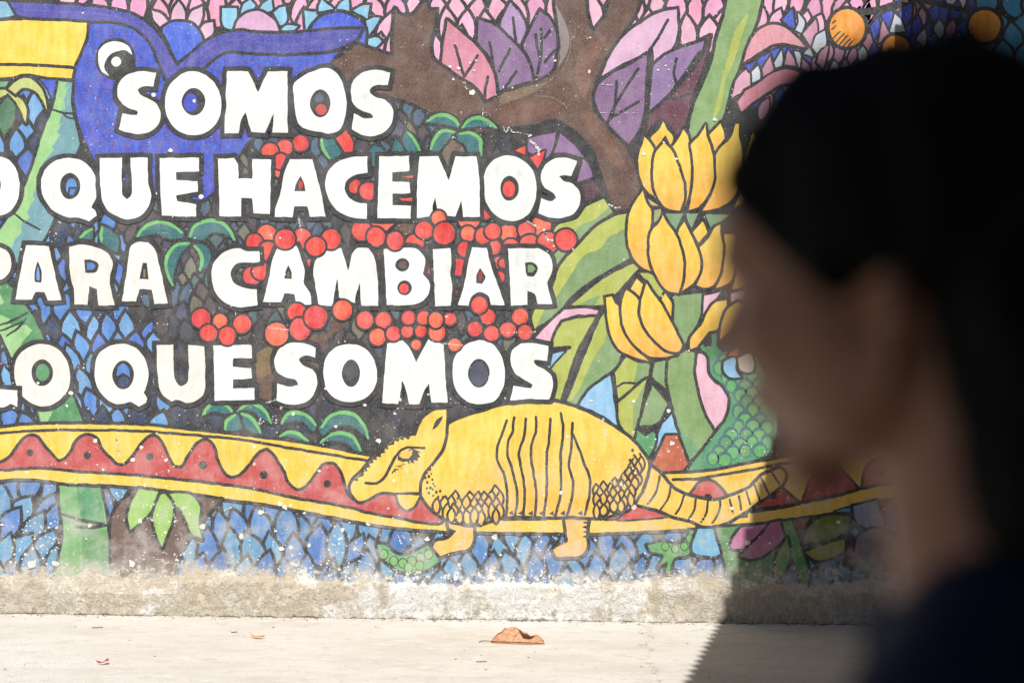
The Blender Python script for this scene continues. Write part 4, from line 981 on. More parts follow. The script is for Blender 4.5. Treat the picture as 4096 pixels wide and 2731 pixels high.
letter('R', 'first of the two in the third line', 'E', '620,870! 720,850 850,870 980,940 1015,1020 990,1110 985,1170 1030,1390! 885,1395! 870,1250! 800,1220! 785,1385! 670,1385! 660,1240 640,1160', (('755,985! 830,985 885,1030 870,1090 770,1100!', BK), ('780,1010! 830,1010 858,1040 845,1070! 785,1075!', BLU[0])), col=CREAM)
letter('A', 'second in the third line', 'E', '1240,825 1330,830! 1390,890 1420,1000 1505,1375! 1385,1380! 1360,1250! 1250,1245! 1220,1355! 1095,1355! 1120,1200 1150,1000 1180,860', (('1280,1010! 1315,1010! 1335,1160! 1250,1155!', BK), ('1288,1070! 1303,1070! 1308,1140! 1285,1140!', C(150, 128, 96))), col=CREAM)
letter('C', 'in the third line', 'E', '2330,905! 2200,905 2150,880! 2090,885 1990,930 1910,1030 1900,1150 1940,1290 2060,1390 2140,1410 2310,1390! 2300,1250! 2180,1230 2090,1180 2070,1090 2120,1020 2240,1010 2330,1000!')
letter('A', 'after the C in the third line', 'F', '260,850! 420,860! 460,980 490,1100 480,1180 540,1280 550,1385! 415,1385! 400,1290! 310,1280! 280,1360! 120,1360! 170,1150 210,960', (('345,1025! 370,1080 375,1155! 310,1150! 325,1070', BK), ('335,1095! 352,1085! 362,1140! 325,1140!', C(120, 112, 92))))
letter('M', 'in the third line', 'F', '640,930 700,890! 820,880! 880,1085! 960,880 1060,880! 1110,950 1140,1100 1150,1395! 995,1395! 985,1190! 950,1300 940,1370! 800,1320! 780,1150! 755,1300 745,1395! 610,1390! 610,960')
letter('B', 'in the third line', 'F', '1200,890! 1350,880 1500,890 1565,960 1560,1080! 1550,1110! 1610,1190 1600,1290 1530,1360 1400,1390 1225,1385!', ((1365, 1030, 62, 60, BK), (1368, 1028, 38, 34, C(104, 82, 74)), (1385, 1235, 66, 66, BK), (1380, 1240, 42, 45, R0)))
letter('I', 'in the third line', 'F', '1640,890! 1795,880! 1805,1000 1795,1100 1810,1200 1800,1400! 1660,1400! 1645,1100')
letter('A', 'last in the third line', 'F', '1990,870! 2120,880! 2160,1040 2240,1260 2280,1390! 2160,1390! 2140,1310 2060,1270 1980,1320 1960,1395! 1865,1390! 1920,1200 1950,1040', (('2060,1055! 2110,1150 2080,1200! 2025,1195! 2030,1120', BK), (2065, 1130, 20, 44, C(140, 50, 44))))
letter('R', 'closing the third line', 'G', '70,885! 340,880! 440,940 470,1040 460,1110 420,1190! 470,1380! 335,1380! 310,1290 245,1260! 245,1390! 100,1395! 85,1100', (('220,1010! 300,1010 340,1060 300,1130 240,1130!', BK), ('248,1030! 295,1035 318,1065 290,1095! 250,1095!', GRE)))
letter('L', 'cut off at the left edge of the bottom line', 'I', '-140,400! -30,400! -30,795! 160,805! 155,955! 100,930 60,950 -140,950!', (), col=CREAM)
letter('O', 'first in the bottom line', 'I', '380,390 500,425 590,520 630,670 600,820 500,920 370,950 250,900 170,800 130,650 165,500 260,420', ((380, 650, 96, 120, BK), (384, 646, 61, 76, C(82, 150, 96))), col=CREAM)
letter('Q', 'in the bottom line', 'I', '1090,390 1220,430 1300,530 1335,660 1310,780 1290,830! 1320,880 1310,920! 1250,955! 1170,910! 1050,930 930,860 860,740 855,600 880,490 970,420', ((1105, 670, 95, 130, BK), ('1045,680! 1060,600 1105,565 1150,600 1172,690! 1105,650!', BLU[0]), ('1060,720! 1110,680! 1160,720 1140,770 1080,770', C(58, 78, 116))), col=CREAM)
letter('U', 'in the bottom line', 'I', '1405,405! 1555,400! 1560,600 1580,730 1620,770 1670,750 1690,650 1685,400! 1830,415! 1840,650 1820,850 1740,910 1670,920! 1580,890 1540,910! 1460,850 1420,700', (), col=CREAM)
letter('E', 'in the bottom line', 'I', '1915,405! 2255,400! 2260,520! 2090,520! 2085,600! 2250,610! 2260,700! 2090,710! 2090,790! 2280,790! 2285,890! 1925,900!', ())
letter('S', 'after the gap in the bottom line', 'J', '590,430! 480,385 360,385 260,440 220,540 235,630 320,690 420,720 435,760! 380,775 245,745! 240,900! 330,930 430,930 530,890 590,800 600,700 560,620 470,580 440,530 480,495 585,515!')
letter('O', 'between S and M in the bottom line', 'J', '890,395 1010,420 1100,510 1140,650 1110,800 1030,880 900,910 780,890 690,800 660,660 680,520 770,420', ((905, 655, 80, 124, BK), (900, 655, 40, 70, C(62, 66, 76))))
letter('M', 'in the bottom line', 'J', '1230,390! 1370,360! 1430,430 1490,555! 1550,440 1600,350! 1735,400! 1750,650 1770,915! 1625,915! 1605,745! 1570,790 1520,930! 1425,930! 1390,780 1360,720! 1335,900 1325,930! 1185,920! 1205,650')
letter('O', 'between M and S in the bottom line', 'J', '2080,360 2180,400 2260,520 2285,660 2260,800 2190,900 2080,930 1950,910 1850,810 1815,660 1840,500 1950,390', ((2050, 655, 95, 130, BK), (2050, 660, 82, 112, C(74, 80, 100))))
letter('S', 'closing the bottom line', 'K', '435,410! 300,385 190,385! 110,450 95,560 130,650 220,710 295,760! 280,790! 120,770! 90,900! 250,885 440,890! 470,800 460,680 400,620 310,570 300,545 420,545!')
Coat.level += 4
# fruit painted over the edges of the letters
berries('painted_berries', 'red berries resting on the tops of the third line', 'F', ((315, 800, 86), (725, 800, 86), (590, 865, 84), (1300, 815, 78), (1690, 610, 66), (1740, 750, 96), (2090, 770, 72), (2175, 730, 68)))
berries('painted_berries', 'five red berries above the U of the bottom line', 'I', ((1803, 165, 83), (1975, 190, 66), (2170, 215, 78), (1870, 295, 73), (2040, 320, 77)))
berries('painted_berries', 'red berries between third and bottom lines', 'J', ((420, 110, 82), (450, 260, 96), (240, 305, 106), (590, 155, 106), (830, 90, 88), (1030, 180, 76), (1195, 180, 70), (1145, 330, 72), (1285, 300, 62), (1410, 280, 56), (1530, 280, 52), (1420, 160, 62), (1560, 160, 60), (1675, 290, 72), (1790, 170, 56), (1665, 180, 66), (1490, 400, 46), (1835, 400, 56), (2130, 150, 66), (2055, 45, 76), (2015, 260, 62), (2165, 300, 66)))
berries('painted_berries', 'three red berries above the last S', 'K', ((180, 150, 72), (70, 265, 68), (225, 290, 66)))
# ---- places where the whole coat has flaked or been scratched off
c = Coat('flaked_spots', 'white flakes and scratches where the paint has come off')
FL = C(244, 240, 232)
SCR = []
for sh, d, w in (('C', '30,1140 50,1185 85,1150 110,1185 150,1190', 6), ('C', '160,1190 250,1205', 5), ('C', '262,1212 285,1275 318,1300 335,1330 352,1380', 13), ('B', '1925,740 1935,775 1945,800', 7), ('B', '2085,960 2090,1060 2105,1110 2150,1120 2160,1150', 4),
                 ('G', '250,640 290,662 325,690', 7), ('G', '330,700 405,695', 4), ('G', '398,712 410,760 425,800 480,800', 12), ('G', '980,490 1030,518 1075,515', 9), ('F', '440,625 450,680 462,722', 6), ('F', '1545,720 1550,770 1556,800', 4), ('J', '1740,390 1820,398 1900,406', 5), ('J', '160,240 250,258 340,266', 5),
                 ('J', '150,918 195,905 240,888', 6), ('J', '1300,985 1360,950 1420,918', 4), ('K', '925,1062 935,1130 938,1215', 9), ('K', '30,290 180,288 320,283', 4), ('N', '930,850 980,900 1020,940', 6), ('N', '980,990 1050,1010 1125,1065', 7), ('C', '920,757 960,762 1005,758', 5), ('C', '850,430 920,440 1000,465', 3), ('C', '900,1010 1040,1015 1240,1012', 3),
                 ('I', '1045,1250 1055,1340 1080,1410 1110,1460', 7), ('I', '0,570 80,555 180,540', 4), ('I', '35,595 130,590', 4), ('I', '380,1190 400,1230 440,1245', 5), ('I', '2135,1270 2140,1340 2150,1500', 4), ('J', '100,1050 85,1110 125,1080', 6), ('N', '1385,130 1400,180 1420,230', 6), ('Y', '960,630 1010,690 1050,720', 5), ('Y', '460,830 490,900 540,960', 6), ('Y', '890,1040 890,1150 900,1260', 5), ('O', '1850,1110 1890,950 1900,880', 4), ('M', '2005,545 2050,520 2080,510', 6)):
    SCR.append((sh, d, w))
def flk(x, y, r, rng):
    n = rng.randint(6, 9)
    c.fill([(x + r * rng.uniform(.45, 1.15) * math.cos(6.283 * k / n), y + r * rng.uniform(.4, 1.05) * math.sin(6.283 * k / n)) for k in range(n)], FL); c.z -= 1
rng = random.Random(21)
for sh, x, y, r in (('B', 1795, 600, 14), ('B', 1870, 615, 16), ('B', 1970, 565, 13), ('B', 2028, 545, 12), ('B', 2008, 635, 12), ('B', 1985, 830, 34), ('B', 1822, 715, 12), ('C', 495, 548, 14), ('C', 808, 341, 10), ('C', 1485, 590, 11), ('C', 1415, 630, 10), ('C', 1510, 628, 9), ('C', 1925, 1075, 20), ('C', 1290, 1380, 22), ('C', 1580, 1425, 14),
                    ('A', 1378, 855, 18), ('A', 1742, 910, 18), ('A', 1530, 1350, 22), ('E', 1805, 420, 24), ('J', 1150, 1260, 28), ('J', 1030, 940, 16), ('J', 1345, 890, 20), ('J', 770, 1130, 18), ('J', 680, 790, 16), ('N', 315, 510, 30), ('N', 100, 555, 28), ('N', 1585, 795, 24), ('N', 280, 880, 30), ('N', 530, 850, 22), ('O', 548, 380, 20), ('O', 2075, 520, 22), ('O', 1215, 205, 12), ('K', 605, 1225, 14), ('K', 820, 900, 20), ('K', 1510, 990, 26), ('K', 1540, 1280, 26), ('K', 1195, 905, 18), ('I', 855, 1255, 22), ('I', 1195, 1430, 24), ('I', 640, 830, 20), ('I', 600, 945, 16), ('M', 925, 175, 14), ('M', 1820, 680, 30), ('M', 1300, 310, 18), ('M', 500, 1015, 36), ('M', 280, 1020, 40), ('M', 1180, 1010, 34), ('P', 515, 495, 18), ('P', 785, 640, 22)):
    ox, oy, k = SHEET[sh]; flk(ox + x / k, oy + y / k, r / k * 1.15, rng)
for sh, d, w in SCR:                                        # broken chains of chips along each scratch
    for (x, y) in curve(pts(sh, d), False, max(3.0, w * .55)):
        if rng.random() < (.80 if w > 4 else .45):
            flk(x + rng.gauss(0, w * .16), y + rng.gauss(0, w * .16), w * rng.uniform(.30, .72), rng)
for k in range(170):
    v = 2310 - 1500 * rng.random() ** 1.9
    flk(rng.uniform(0, 3400), v, rng.uniform(1.8, 5.5) * (1.5 if rng.random() < .12 else 1), rng)
c.up(); c.done()
print('paint levels', Coat.level, 'thickness mm', Coat.level * STEP * 1000)

# ------------------------------------------------------------------ person in the foreground
SKIN = simple_mat('skin', (0.285, 0.138, 0.080), 0.5, 0.12, 30, (0.25, 0.118, 0.068), 0.35)
HAIRM = simple_mat('black_hair', (0.004, 0.0035, 0.0035), 0.7, 0.3, 90, None, 0.1)
SHIRT = simple_mat('navy_cloth', (0.009, 0.014, 0.04), 0.85, 0.2, 60, None, 0.2)
JEANS = simple_mat('dark_jeans', (0.03, 0.035, 0.05), 0.85, 0.3, 60)
SHOE = simple_mat('black_shoe_leather', (0.02, 0.02, 0.02), 0.6, 0.3, 60)
EYEW = simple_mat('eye_white', (0.6, 0.58, 0.55), 0.3, 0.05, 60)

class Soup:
    """closed overlapping volumes that are fused into one skin afterwards"""
    def __init__(s): s.v, s.f = [], []
def add_ell(s, c, r, rot=None, seg=20):
    m = Matrix.Translation(c) @ (rot or Matrix.Identity(4)) @ Matrix.Diagonal((*r, 1))
    b, nv = len(s.v), seg // 2
    s.v.append(m @ Vector((0, 0, 1)))
    for j in range(1, nv):
        ph = math.pi * j / nv
        for i in range(seg):
            a = 2 * math.pi * i / seg
            s.v.append(m @ Vector((math.sin(ph) * math.cos(a), math.sin(ph) * math.sin(a), math.cos(ph))))
    s.v.append(m @ Vector((0, 0, -1)))
    for i in range(seg):
        k = (i + 1) % seg
        s.f.append((b, b + 1 + i, b + 1 + k))
        for j in range(nv - 2):
            q = b + 1 + j * seg
            s.f.append((q + i, q + seg + i, q + seg + k, q + k))
        q = b + 1 + (nv - 2) * seg
        s.f.append((q + i, len(s.v) - 1, q + k))
def add_cap(s, a, b, ra, rb, n=14):
    a, b = Vector(a), Vector(b)
    q = (b - a).to_track_quat('Z', 'Y').to_matrix()
    o = len(s.v)
    for p, r in ((a, ra), (b, rb)):
        for i in range(n): s.v.append(p + q @ Vector((r * math.cos(2 * math.pi * i / n), r * math.sin(2 * math.pi * i / n), 0)))
    for i in range(n):
        k = (i + 1) % n
        s.f.append((o + i, o + k, o + n + k, o + n + i))
    s.f.append(tuple(range(o, o + n))[::-1]); s.f.append(tuple(range(o + n, o + 2 * n)))
    add_ell(s, a, (ra,) * 3, seg=n); add_ell(s, b, (rb,) * 3, seg=n)
def remeshed(name, bm, voxel, mats, parent, mat_w, smooth=4, disp=0.0):
    me = mesh_from(name + '_raw', [tuple(p) for p in bm.v], bm.f)
    o = bpy.data.objects.new(name + '_raw', me)
    COL.objects.link(o)
    r = o.modifiers.new('r', 'REMESH'); r.mode = 'VOXEL'; r.voxel_size = voxel
    s = o.modifiers.new('s', 'SMOOTH'); s.iterations = smooth; s.factor = 0.5
    dg = bpy.context.evaluated_depsgraph_get()
    m2 = bpy.data.meshes.new_from_object(o.evaluated_get(dg))
    m2.name = name
    bpy.data.objects.remove(o); bpy.data.meshes.remove(me)
    for p in m2.polygons: p.use_smooth = True
    if disp:
        for v in m2.vertices:
            k = noise.fractal(Vector((v.co.x * 60, v.co.y * 60, v.co.z * 12)), 1, 2, 3)
            v.co += v.normal * k * disp
    m2.materials.clear()
    ob = link(name, m2, parent, mats)
    ob.matrix_parent_inverse = Matrix.Identity(4)
    return ob

def person():
    root = bpy.data.objects.new('person', None)
    COL.objects.link(root)
    tag(root, 'person with dark hair and navy shirt in foreground shade, looking away at the mural', 'person')
    th = math.radians(32)
    fx, fy = -math.cos(th), math.sin(th)
    hx, hy, hz = 0.239, -DIST + 0.844, 1.4945
    root.location = (hx, hy, 0)
    root.rotation_euler = (0, 0, math.atan2(fy, fx))      # local +X looks forward, +Y is the person's left
    pitch = Matrix.Translation((0, 0, hz)) @ Matrix.Rotation(math.radians(13), 4, 'Y')
    def h(p): return pitch @ Vector(p)
    rot = pitch.to_3x3().to_4x4()
    bm = Soup()
    def he(c, r, extra=None): add_ell(bm, h(c), r, rot @ extra if extra else rot)
    he((-0.007, 0, 0.055), (0.100, 0.076, 0.090))
    he((0.046, 0, -0.006), (0.063, 0.063, 0.088))
    he((0.028, 0.03, -0.045), (0.05, 0.033, 0.045)); he((0.028, -0.03, -0.045), (0.05, 0.033, 0.045))
    he((0.081, 0, -0.082), (0.024, 0.028, 0.022))
    he((0.088, 0, 0.046), (0.026, 0.052, 0.024)); he((0.048, 0, 0.062), (0.062, 0.062, 0.038))
    he((0.073, 0.036, -0.006), (0.029, 0.025, 0.028)); he((0.073, -0.036, -0.006), (0.029, 0.025, 0.028))
    add_cap(bm, h((0.098, 0, 0.036)), h((0.122, 0, 0.000)), 0.010, 0.0135)
    he((0.110, 0.011, -0.004), (0.012, 0.009, 0.008)); he((0.110, -0.011, -0.004), (0.012, 0.009, 0.008))
    he((0.104, 0, -0.036), (0.014, 0.024, 0.007)); he((0.101, 0, -0.050), (0.013, 0.021, 0.008))
    for s in (1, -1):                                       # ears: rim, bowl, lobe
        e = Matrix.Rotation(s * 0.35, 4, 'Z') @ Matrix.Rotation(-0.15, 4, 'Y')
        he((-0.005, s * 0.075, -0.014), (0.012, 0.006, 0.025), e)
        he((-0.010, s * 0.079, -0.010), (0.007, 0.005, 0.019), e)
        he((-0.001, s * 0.072, -0.036), (0.008, 0.006, 0.010), e)
    add_cap(bm, h((-0.018, 0, -0.03)), (-0.050, 0, 1.325), 0.052, 0.060)
    # trunk and limbs, upright stance
    add_ell(bm, (-0.055, 0, 1.17), (0.095, 0.150, 0.16)); add_ell(bm, (-0.05, 0, 1.0), (0.09, 0.135, 0.16)); add_ell(bm, (-0.055, 0, 0.87), (0.105, 0.158, 0.12))
    for s in (1, -1):
        add_cap(bm, (-0.06, s * 0.03, 1.305), (-0.066, s * 0.16, 1.265), 0.048, 0.046)
        add_cap(bm, (-0.066, s * 0.170, 1.255), (-0.07, s * 0.215, 1.02), 0.044, 0.036)
        add_cap(bm, (-0.07, s * 0.215, 1.02), (0.0, s * 0.225, 0.80), 0.036, 0.024)
        add_ell(bm, (0.018, s * 0.226, 0.745), (0.030, 0.014, 0.045))
        for q, (dx, ln) in enumerate(((0.040, .062), (0.022, .072), (0.004, .068), (-0.012, .054))):
            k = Vector((dx, s * 0.226, 0.712)); m = k + Vector((0.008, -s * .006, -ln * .55)); t = m + Vector((0.004, -s * .016, -ln * .45))
            add_cap(bm, k, m, 0.0078, 0.0072, 10); add_cap(bm, m, t, 0.0072, 0.006, 10)
        add_cap(bm, (0.038, s * 0.222, 0.765), (0.066, s * 0.205, 0.735), 0.0095, 0.0085, 10); add_cap(bm, (0.066, s * 0.205, 0.735), (0.074, s * 0.198, 0.706), 0.0085, 0.007, 10)
        add_cap(bm, (-0.055, s * 0.085, 0.84), (-0.04, s * 0.095, 0.46), 0.082, 0.055)
        add_cap(bm, (-0.04, s * 0.095, 0.46), (-0.07, s * 0.10, 0.09), 0.052, 0.036)
        add_cap(bm, (-0.09, s * 0.10, 0.045), (0.08, s * 0.115, 0.03), 0.035, 0.026)
    remeshed('body', bm, 0.006, [SKIN], root, None, 5)
    for s in (1, -1):
        b2 = Soup(); add_ell(b2, h((0.074, s * 0.032, 0.022)), (0.0125,) * 3, None, 20)
        me = mesh_from('eye', [tuple(p) for p in b2.v], b2.f)
        for p in me.polygons: p.use_smooth = True
        link('eye', me, root, [EYEW])
    # hair: cap over the skull, temples, behind the ears and a tail falling down the nape
    vs, fs = [], []
    nu, nv = 96, 64
    for j in range(nv + 1):
        ph = math.pi * j / nv
        for i in range(nu):
            a = 2 * math.pi * i / nu
            d = Vector((math.sin(ph) * math.cos(a), math.sin(ph) * math.sin(a), math.cos(ph)))
            p = Vector((-0.007 + d.x * 0.100, d.y * 0.076, 0.055 + d.z * 0.090))
            # hairline: slants from the forehead down to the sideburn, then arches over the ear to the nape
            if p.x > 0.026: line = 0.001 + 1.40 * (p.x - 0.026)
            elif p.x > -0.017: line = 0.001 + 0.012 * max(0.0, math.sin(math.pi * (0.026 - p.x) / 0.0431)) ** 0.6
            else: line = 0.001 - (-0.017 - p.x) * 3.0
            m = max(0.0, min(1.0, (p.z - line) / 0.030 + 0.4)) ** 0.8
            th_ = -0.008 + m * (0.021 + 0.009 * max(0.0, d.x) + 0.009 * noise.fractal(Vector((p.x * 34, p.y * 34, p.z * 12)), 1, 2, 4))
            q = p + Vector((d.x, d.y, d.z)) * th_
            vs.append(tuple(h(q)))
    for j in range(nv):
        for i in range(nu):
            k = (i + 1) % nu
            fs.append((j * nu + i, (j + 1) * nu + i, (j + 1) * nu + k, j * nu + k))
    link('hair', mesh_from('hair', vs, fs, True), root, [HAIRM])
    bm = Soup()
    add_ell(bm, h((-0.075, 0, 0.02)), (0.050, 0.070, 0.06))
    for s in (1, -1): add_cap(bm, h((-0.058, s * 0.030, 0.005)), (-0.082, s * 0.030, 1.385), 0.046, 0.044); add_cap(bm, (-0.082, s * 0.030, 1.385), (-0.150, s * 0.012, 1.16), 0.044, 0.022)
    for k in range(9):
        a = -0.9 + 1.8 * k / 8
        add_cap(bm, h((-0.038 - 0.04 * math.cos(a), 0.070 * math.sin(a) / .78, -0.01)), (-0.085 - 0.02 * math.cos(a), 0.06 * math.sin(a), 1.385), 0.02, 0.014, 10)
    remeshed('hair_tail', bm, 0.007, [HAIRM], root, None, 3, 0.005)
    # clothes
    bm = Soup()
    add_ell(bm, (-0.055, 0, 1.17), (0.108, 0.165, 0.165)); add_ell(bm, (-0.05, 0, 1.0), (0.105, 0.155, 0.17)); add_ell(bm, (-0.055, 0, 0.90), (0.12, 0.172, 0.10))
    for s in (1, -1):
        add_cap(bm, (-0.062, s * 0.048, 1.301), (-0.066, s * 0.165, 1.268), 0.058, 0.058)
        add_cap(bm, (-0.066, s * 0.172, 1.260), (-0.072, s * 0.202, 1.05), 0.058, 0.053)
    for k in range(16):                                     # ribbed collar round the neck
        a0, a1 = 2 * math.pi * k / 16, 2 * math.pi * (k + 1) / 16
        add_cap(bm, (-0.052 + 0.070 * math.cos(a0), 0.074 * math.sin(a0), 1.328 - 0.026 * math.cos(a0)), (-0.052 + 0.070 * math.cos(a1), 0.074 * math.sin(a1), 1.328 - 0.026 * math.cos(a1)), 0.011, 0.011, 8)
    remeshed('shirt', bm, 0.009, [SHIRT], root, None, 5, 0.002)
    bm = Soup()
    add_ell(bm, (-0.055, 0, 0.87), (0.114, 0.168, 0.11))
    for s in (1, -1):
        add_cap(bm, (-0.055, s * 0.088, 0.84), (-0.04, s * 0.098, 0.46), 0.09, 0.068); add_cap(bm, (-0.04, s * 0.098, 0.46), (-0.07, s * 0.102, 0.11), 0.066, 0.056)
    remeshed('trousers', bm, 0.012, [JEANS], root, None, 4, 0.002)
    for s in (1, -1):
        bm = Soup()
        add_cap(bm, (-0.09, s * 0.10, 0.050), (0.10, s * 0.118, 0.044), 0.046, 0.040); add_ell(bm, (0.005, s * 0.108, 0.020), (0.145, 0.047, 0.019))
        remeshed('shoe', bm, 0.006, [SHOE], root, None, 3)
person()

# ------------------------------------------------------------------ fallen leaf and litter on the ground
def leaf_mat():
    m, w, b = new_mat('dry_leaf')
    uv = w.n('ShaderNodeAttribute', attribute_name='leafuv', attribute_type='GEOMETRY').outputs['Vector']
    sx = w.n('ShaderNodeSeparateXYZ'); w.put(sx.inputs[0], uv)
    vein = w.math('ABSOLUTE', w.math('SUBTRACT', w.math('FRACT', w.math('SUBTRACT', w.math('MULTIPLY', sx.outputs[0], 6.5), w.math('MULTIPLY', sx.outputs[1], 1.5))), 0.5))
    vm = w.ramp(vein, 0.05, 0.0)
    mid = w.ramp(w.math('ABSOLUTE', sx.outputs[1]), 0.05, 0.0)
    nz = w.noise(uv, 9, 5, 0.65)
    col = w.mix(w.ramp(nz, 0.3, 0.7), C(176, 120, 82), C(216, 166, 124))
    col = w.mix(w.ramp(w.noise(uv, 5, 3, 0.5), 0.55, 0.7, 0, 0.6), col, C(150, 88, 50))
    col = w.mix(w.math('MAXIMUM', w.math('MULTIPLY', vm, 0.4), mid), col, C(112, 66, 44))
    w.put(b.inputs['Base Color'], col)
    b.inputs['Roughness'].default_value = 0.6
    bump(w, b, w.math('ADD', vm, w.math('MULTIPLY', nz, 0.4)), 0.6, 0.004)
    return m
DRY = leaf_mat()
def fallen_leaf():
    root = bpy.data.objects.new('fallen_leaf', None)
    COL.objects.link(root)
    tag(root, 'large curled brown dry leaf lying on the sunlit concrete', 'leaf')
    root.location = (0.030, -0.595, 0.0)
    root.rotation_euler = (0, 0, -0.08)
    root.scale = (1.2, 1.1, 1.0)
    n, m = 56, 18
    vs, uvs, fs = [], [], []
    prof = ((0, .002), (.05, .022), (.12, .042), (.22, .057), (.33, .064), (.44, .064), (.54, .058), (.64, .048), (.72, .039), (.78, .033), (.84, .036), (.90, .031), (.95, .018), (1, .003))
    def top(t):
        for (a0, b0), (a1, b1) in zip(prof, prof[1:]):
            if t <= a1:
                u = (t - a0) / (a1 - a0); u = u * u * (3 - 2 * u) * .5 + u * .5
                return b0 + (b1 - b0) * u
        return .003
    for i in range(n + 1):
        t = i / n
        x = -0.095 + 0.218 * t
        hh = sum(top(max(0, min(1, t + o))) for o in (-.06, -.04, -.02, 0, .02, .04, .06)) / 7 * min(1, (1.02 - t) / .07) * (1 + 0.03 * math.sin(31 * t) + 0.03 * math.sin(57 * t + 1))
        lean = 0.026 * math.exp(-((t - 0.62) / 0.16) ** 2) + 0.010 * math.sin(11 * t)
        back = 0.030 + 0.022 * math.sin(math.pi * t) - 0.018 * t
        for j in range(m + 1):
            s = -0.35 + 1.35 * j / m
            if s >= 0:                                      # standing half: arches back, its rim curling over towards the right end
                y = 0.004 + back * math.sin(1.5 * s) - lean * s ** 4 * 1.5
                z = 0.005 + hh * math.sin(s * math.pi / 2 * 0.96)
                z += 0.0022 * math.sin(2 * math.pi * (6.5 * t - 1.3 * s)) * s
                if t > .8: y += (t - .8) * 0.10 * s
            else:                                           # the other half is rolled under, only a strip shows
                y = 0.004 + 0.045 * s * math.sin(math.pi * min(1, t + .06)) ** .6
                z = 0.003 + 0.0015 * math.sin(21 * t)
            vs.append((x + 0.010 * max(0, s) * (0.5 - t), y, max(0.0015, z)))
            uvs.append((t, s, 0.0))
    for i in range(n):
        for j in range(m):
            a = i * (m + 1) + j
            fs.append((a, a + m + 1, a + m + 2, a + 1))
    me = mesh_from('blade', vs, fs, True)
    at = me.attributes.new('leafuv', 'FLOAT_VECTOR', 'POINT')
    at.data.foreach_set('vector', [x for q in uvs for x in q])
    o = link('blade', me, root, [DRY])
    sd = o.modifiers.new('t', 'SOLIDIFY'); sd.thickness = 0.0012; sd.offset = 0
    vs, fs = [], []
    path = [(-0.143, -0.006, 0.003), (-0.136, 0.0, 0.008), (-0.122, 0.004, 0.0095), (-0.105, 0.004, 0.009), (-0.09, 0.003, 0.008), (-0.03, 0.004, 0.0075), (0.05, 0.004, 0.007), (0.11, 0.003, 0.006)]
    for i, p in enumerate(path):
        r = 0.0026 - 0.0002 * i
        for q in range(6): vs.append((p[0], p[1] + r * math.cos(q * math.pi / 3), p[2] + r * math.sin(q * math.pi / 3)))
    for i in range(len(path) - 1):
        for q in range(6): fs.append((i * 6 + q, i * 6 + (q + 1) % 6, i * 6 + 6 + (q + 1) % 6, i * 6 + 6 + q))
    link('leaf_stalk', mesh_from('leaf_stalk', vs, fs, True), root, [simple_mat('leaf_stalk_brown', C(120, 72, 52), 0.7)])
fallen_leaf()

def flake(name, label, cat, loc, rz, outline, lift, mat):
    n = len(outline)
    vs = [(x, y, 0.001 + lift * (x * x * 40 + abs(y) * 3)) for x, y in outline] + [(x, y, 0.0025 + lift * (x * x * 40 + abs(y) * 3)) for x, y in outline]
    fs = [tuple(range(n))[::-1], tuple(range(n, 2 * n))] + [(i, (i + 1) % n, n + (i + 1) % n, n + i) for i in range(n)]
    o = link(name, mesh_from(name, vs, fs), None, [mat])
    o.location = loc; o.rotation_euler = (0, 0, rz)
    return tag(o, label, cat)
flake('fallen_petal', 'small red petal on the concrete near the left edge', 'petal', (-1.808, -1.151, 0), 0.1, [(-.03, -.012), (.0, -.016), (.024, -.012), (.026, .012), (.016, .022), (.0, .008), (-.016, -.004)], 0.30, simple_mat('red_petal', C(222, 70, 66), 0.5))
flake('leaf_scrap', 'small orange leaf scrap on the concrete left of the dry leaf', 'leaf', (-1.219, -0.557, 0), -0.1, [(-.05, .012), (-.03, .006), (-.005, .012), (.02, .006), (.04, -.012), (.015, -.018), (-.012, -.01), (-.03, .0)], 0.2, simple_mat('orange_leaf', C(226, 160, 70), 0.6))
TW = simple_mat('twig_bark', C(150, 112, 82), 0.85)
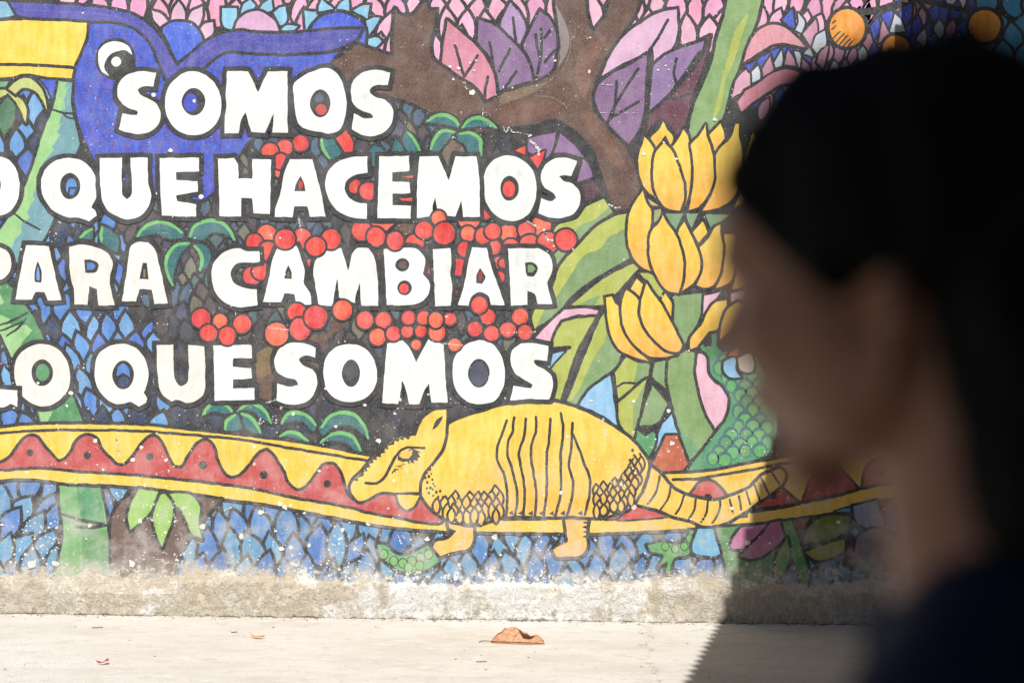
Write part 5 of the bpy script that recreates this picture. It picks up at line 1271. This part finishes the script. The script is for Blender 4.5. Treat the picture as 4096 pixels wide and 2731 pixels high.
def twig(label, x, y, rz, L):
    vs, fs = [], []
    k = 7
    for i in range(k):
        t = i / (k - 1) - .5
        for q in range(5): vs.append((t * L, 0.004 * math.sin(t * 5) + .0022 * math.cos(q * 1.2566), 0.003 + .0022 * math.sin(q * 1.2566) + .002 * t * t))
    for i in range(k - 1):
        for q in range(5): fs.append((i * 5 + q, i * 5 + (q + 1) % 5, i * 5 + 5 + (q + 1) % 5, i * 5 + 5 + q))
    o = link('twig', mesh_from('twig', vs, fs, True), None, [TW])
    o.location = (x, y, 0); o.rotation_euler = (0, 0, rz)
    tag(o, label, 'twig', 'bits of twig on the concrete')
twig('thin dry twig close to the wall foot, far left', -2.064, -0.352, 0.1, 0.055)
twig('short dry twig close to the wall foot, left of the orange scrap', -1.363, -0.424, 0.3, 0.03)
twig('thin twig lying left of the big dry leaf, towards the camera', -0.12, -1.0, -0.05, 0.05)
def litter():
    rng = random.Random(77)
    vs, fs, ms = [], [], []
    for k in range(70):
        x, y = rng.uniform(-2.6, 2.6), -rng.uniform(0.05, 1.5) ** 1.0
        r = rng.uniform(0.003, 0.008); a = rng.uniform(0, 6.3); e = rng.uniform(.3, 1)
        b = len(vs)
        for q in range(5):
            t = q * 1.2566
            px, py = r * math.cos(t), r * e * math.sin(t)
            vs.append((x + px * math.cos(a) - py * math.sin(a), y + px * math.sin(a) + py * math.cos(a), 0.0008))
        vs.append((x, y, r * .7))
        for q in range(5): fs.append((b + q, b + (q + 1) % 5, b + 5))
    o = link('leaf_litter', mesh_from('leaf_litter', vs, fs), None, [simple_mat('crumbled_leaf', C(168, 116, 70), 0.8, 0.5, 3, C(110, 80, 60))])
    tag(o, 'scattered crumbs of dry leaf on the concrete', None, None, 'stuff')
litter()
def crumbs():
    """plaster grit and dust fallen along the foot of the wall"""
    rng = random.Random(78)
    vs, fs = [], []
    for k in range(700):
        x, y = rng.uniform(-2.9, 3.0), -0.022 - abs(rng.gauss(0, 0.03))
        r = rng.uniform(0.002, 0.006) * (1.6 if rng.random() < .08 else 1)
        b = len(vs); a = rng.uniform(0, 6.3)
        for q in range(4): vs.append((x + r * math.cos(a + q * 1.57) * rng.uniform(.6, 1.2), y + r * math.sin(a + q * 1.57) * rng.uniform(.6, 1.2), 0.0006))
        vs.append((x, y, r * rng.uniform(.5, 1.1)))
        for q in range(4): fs.append((b + q, b + (q + 1) % 4, b + 4))
    o = link('plaster_crumbs', mesh_from('plaster_crumbs', vs, fs), None, [PLASTER])
    tag(o, 'pale plaster grit fallen along the foot of the wall', None, None, 'stuff')
crumbs()
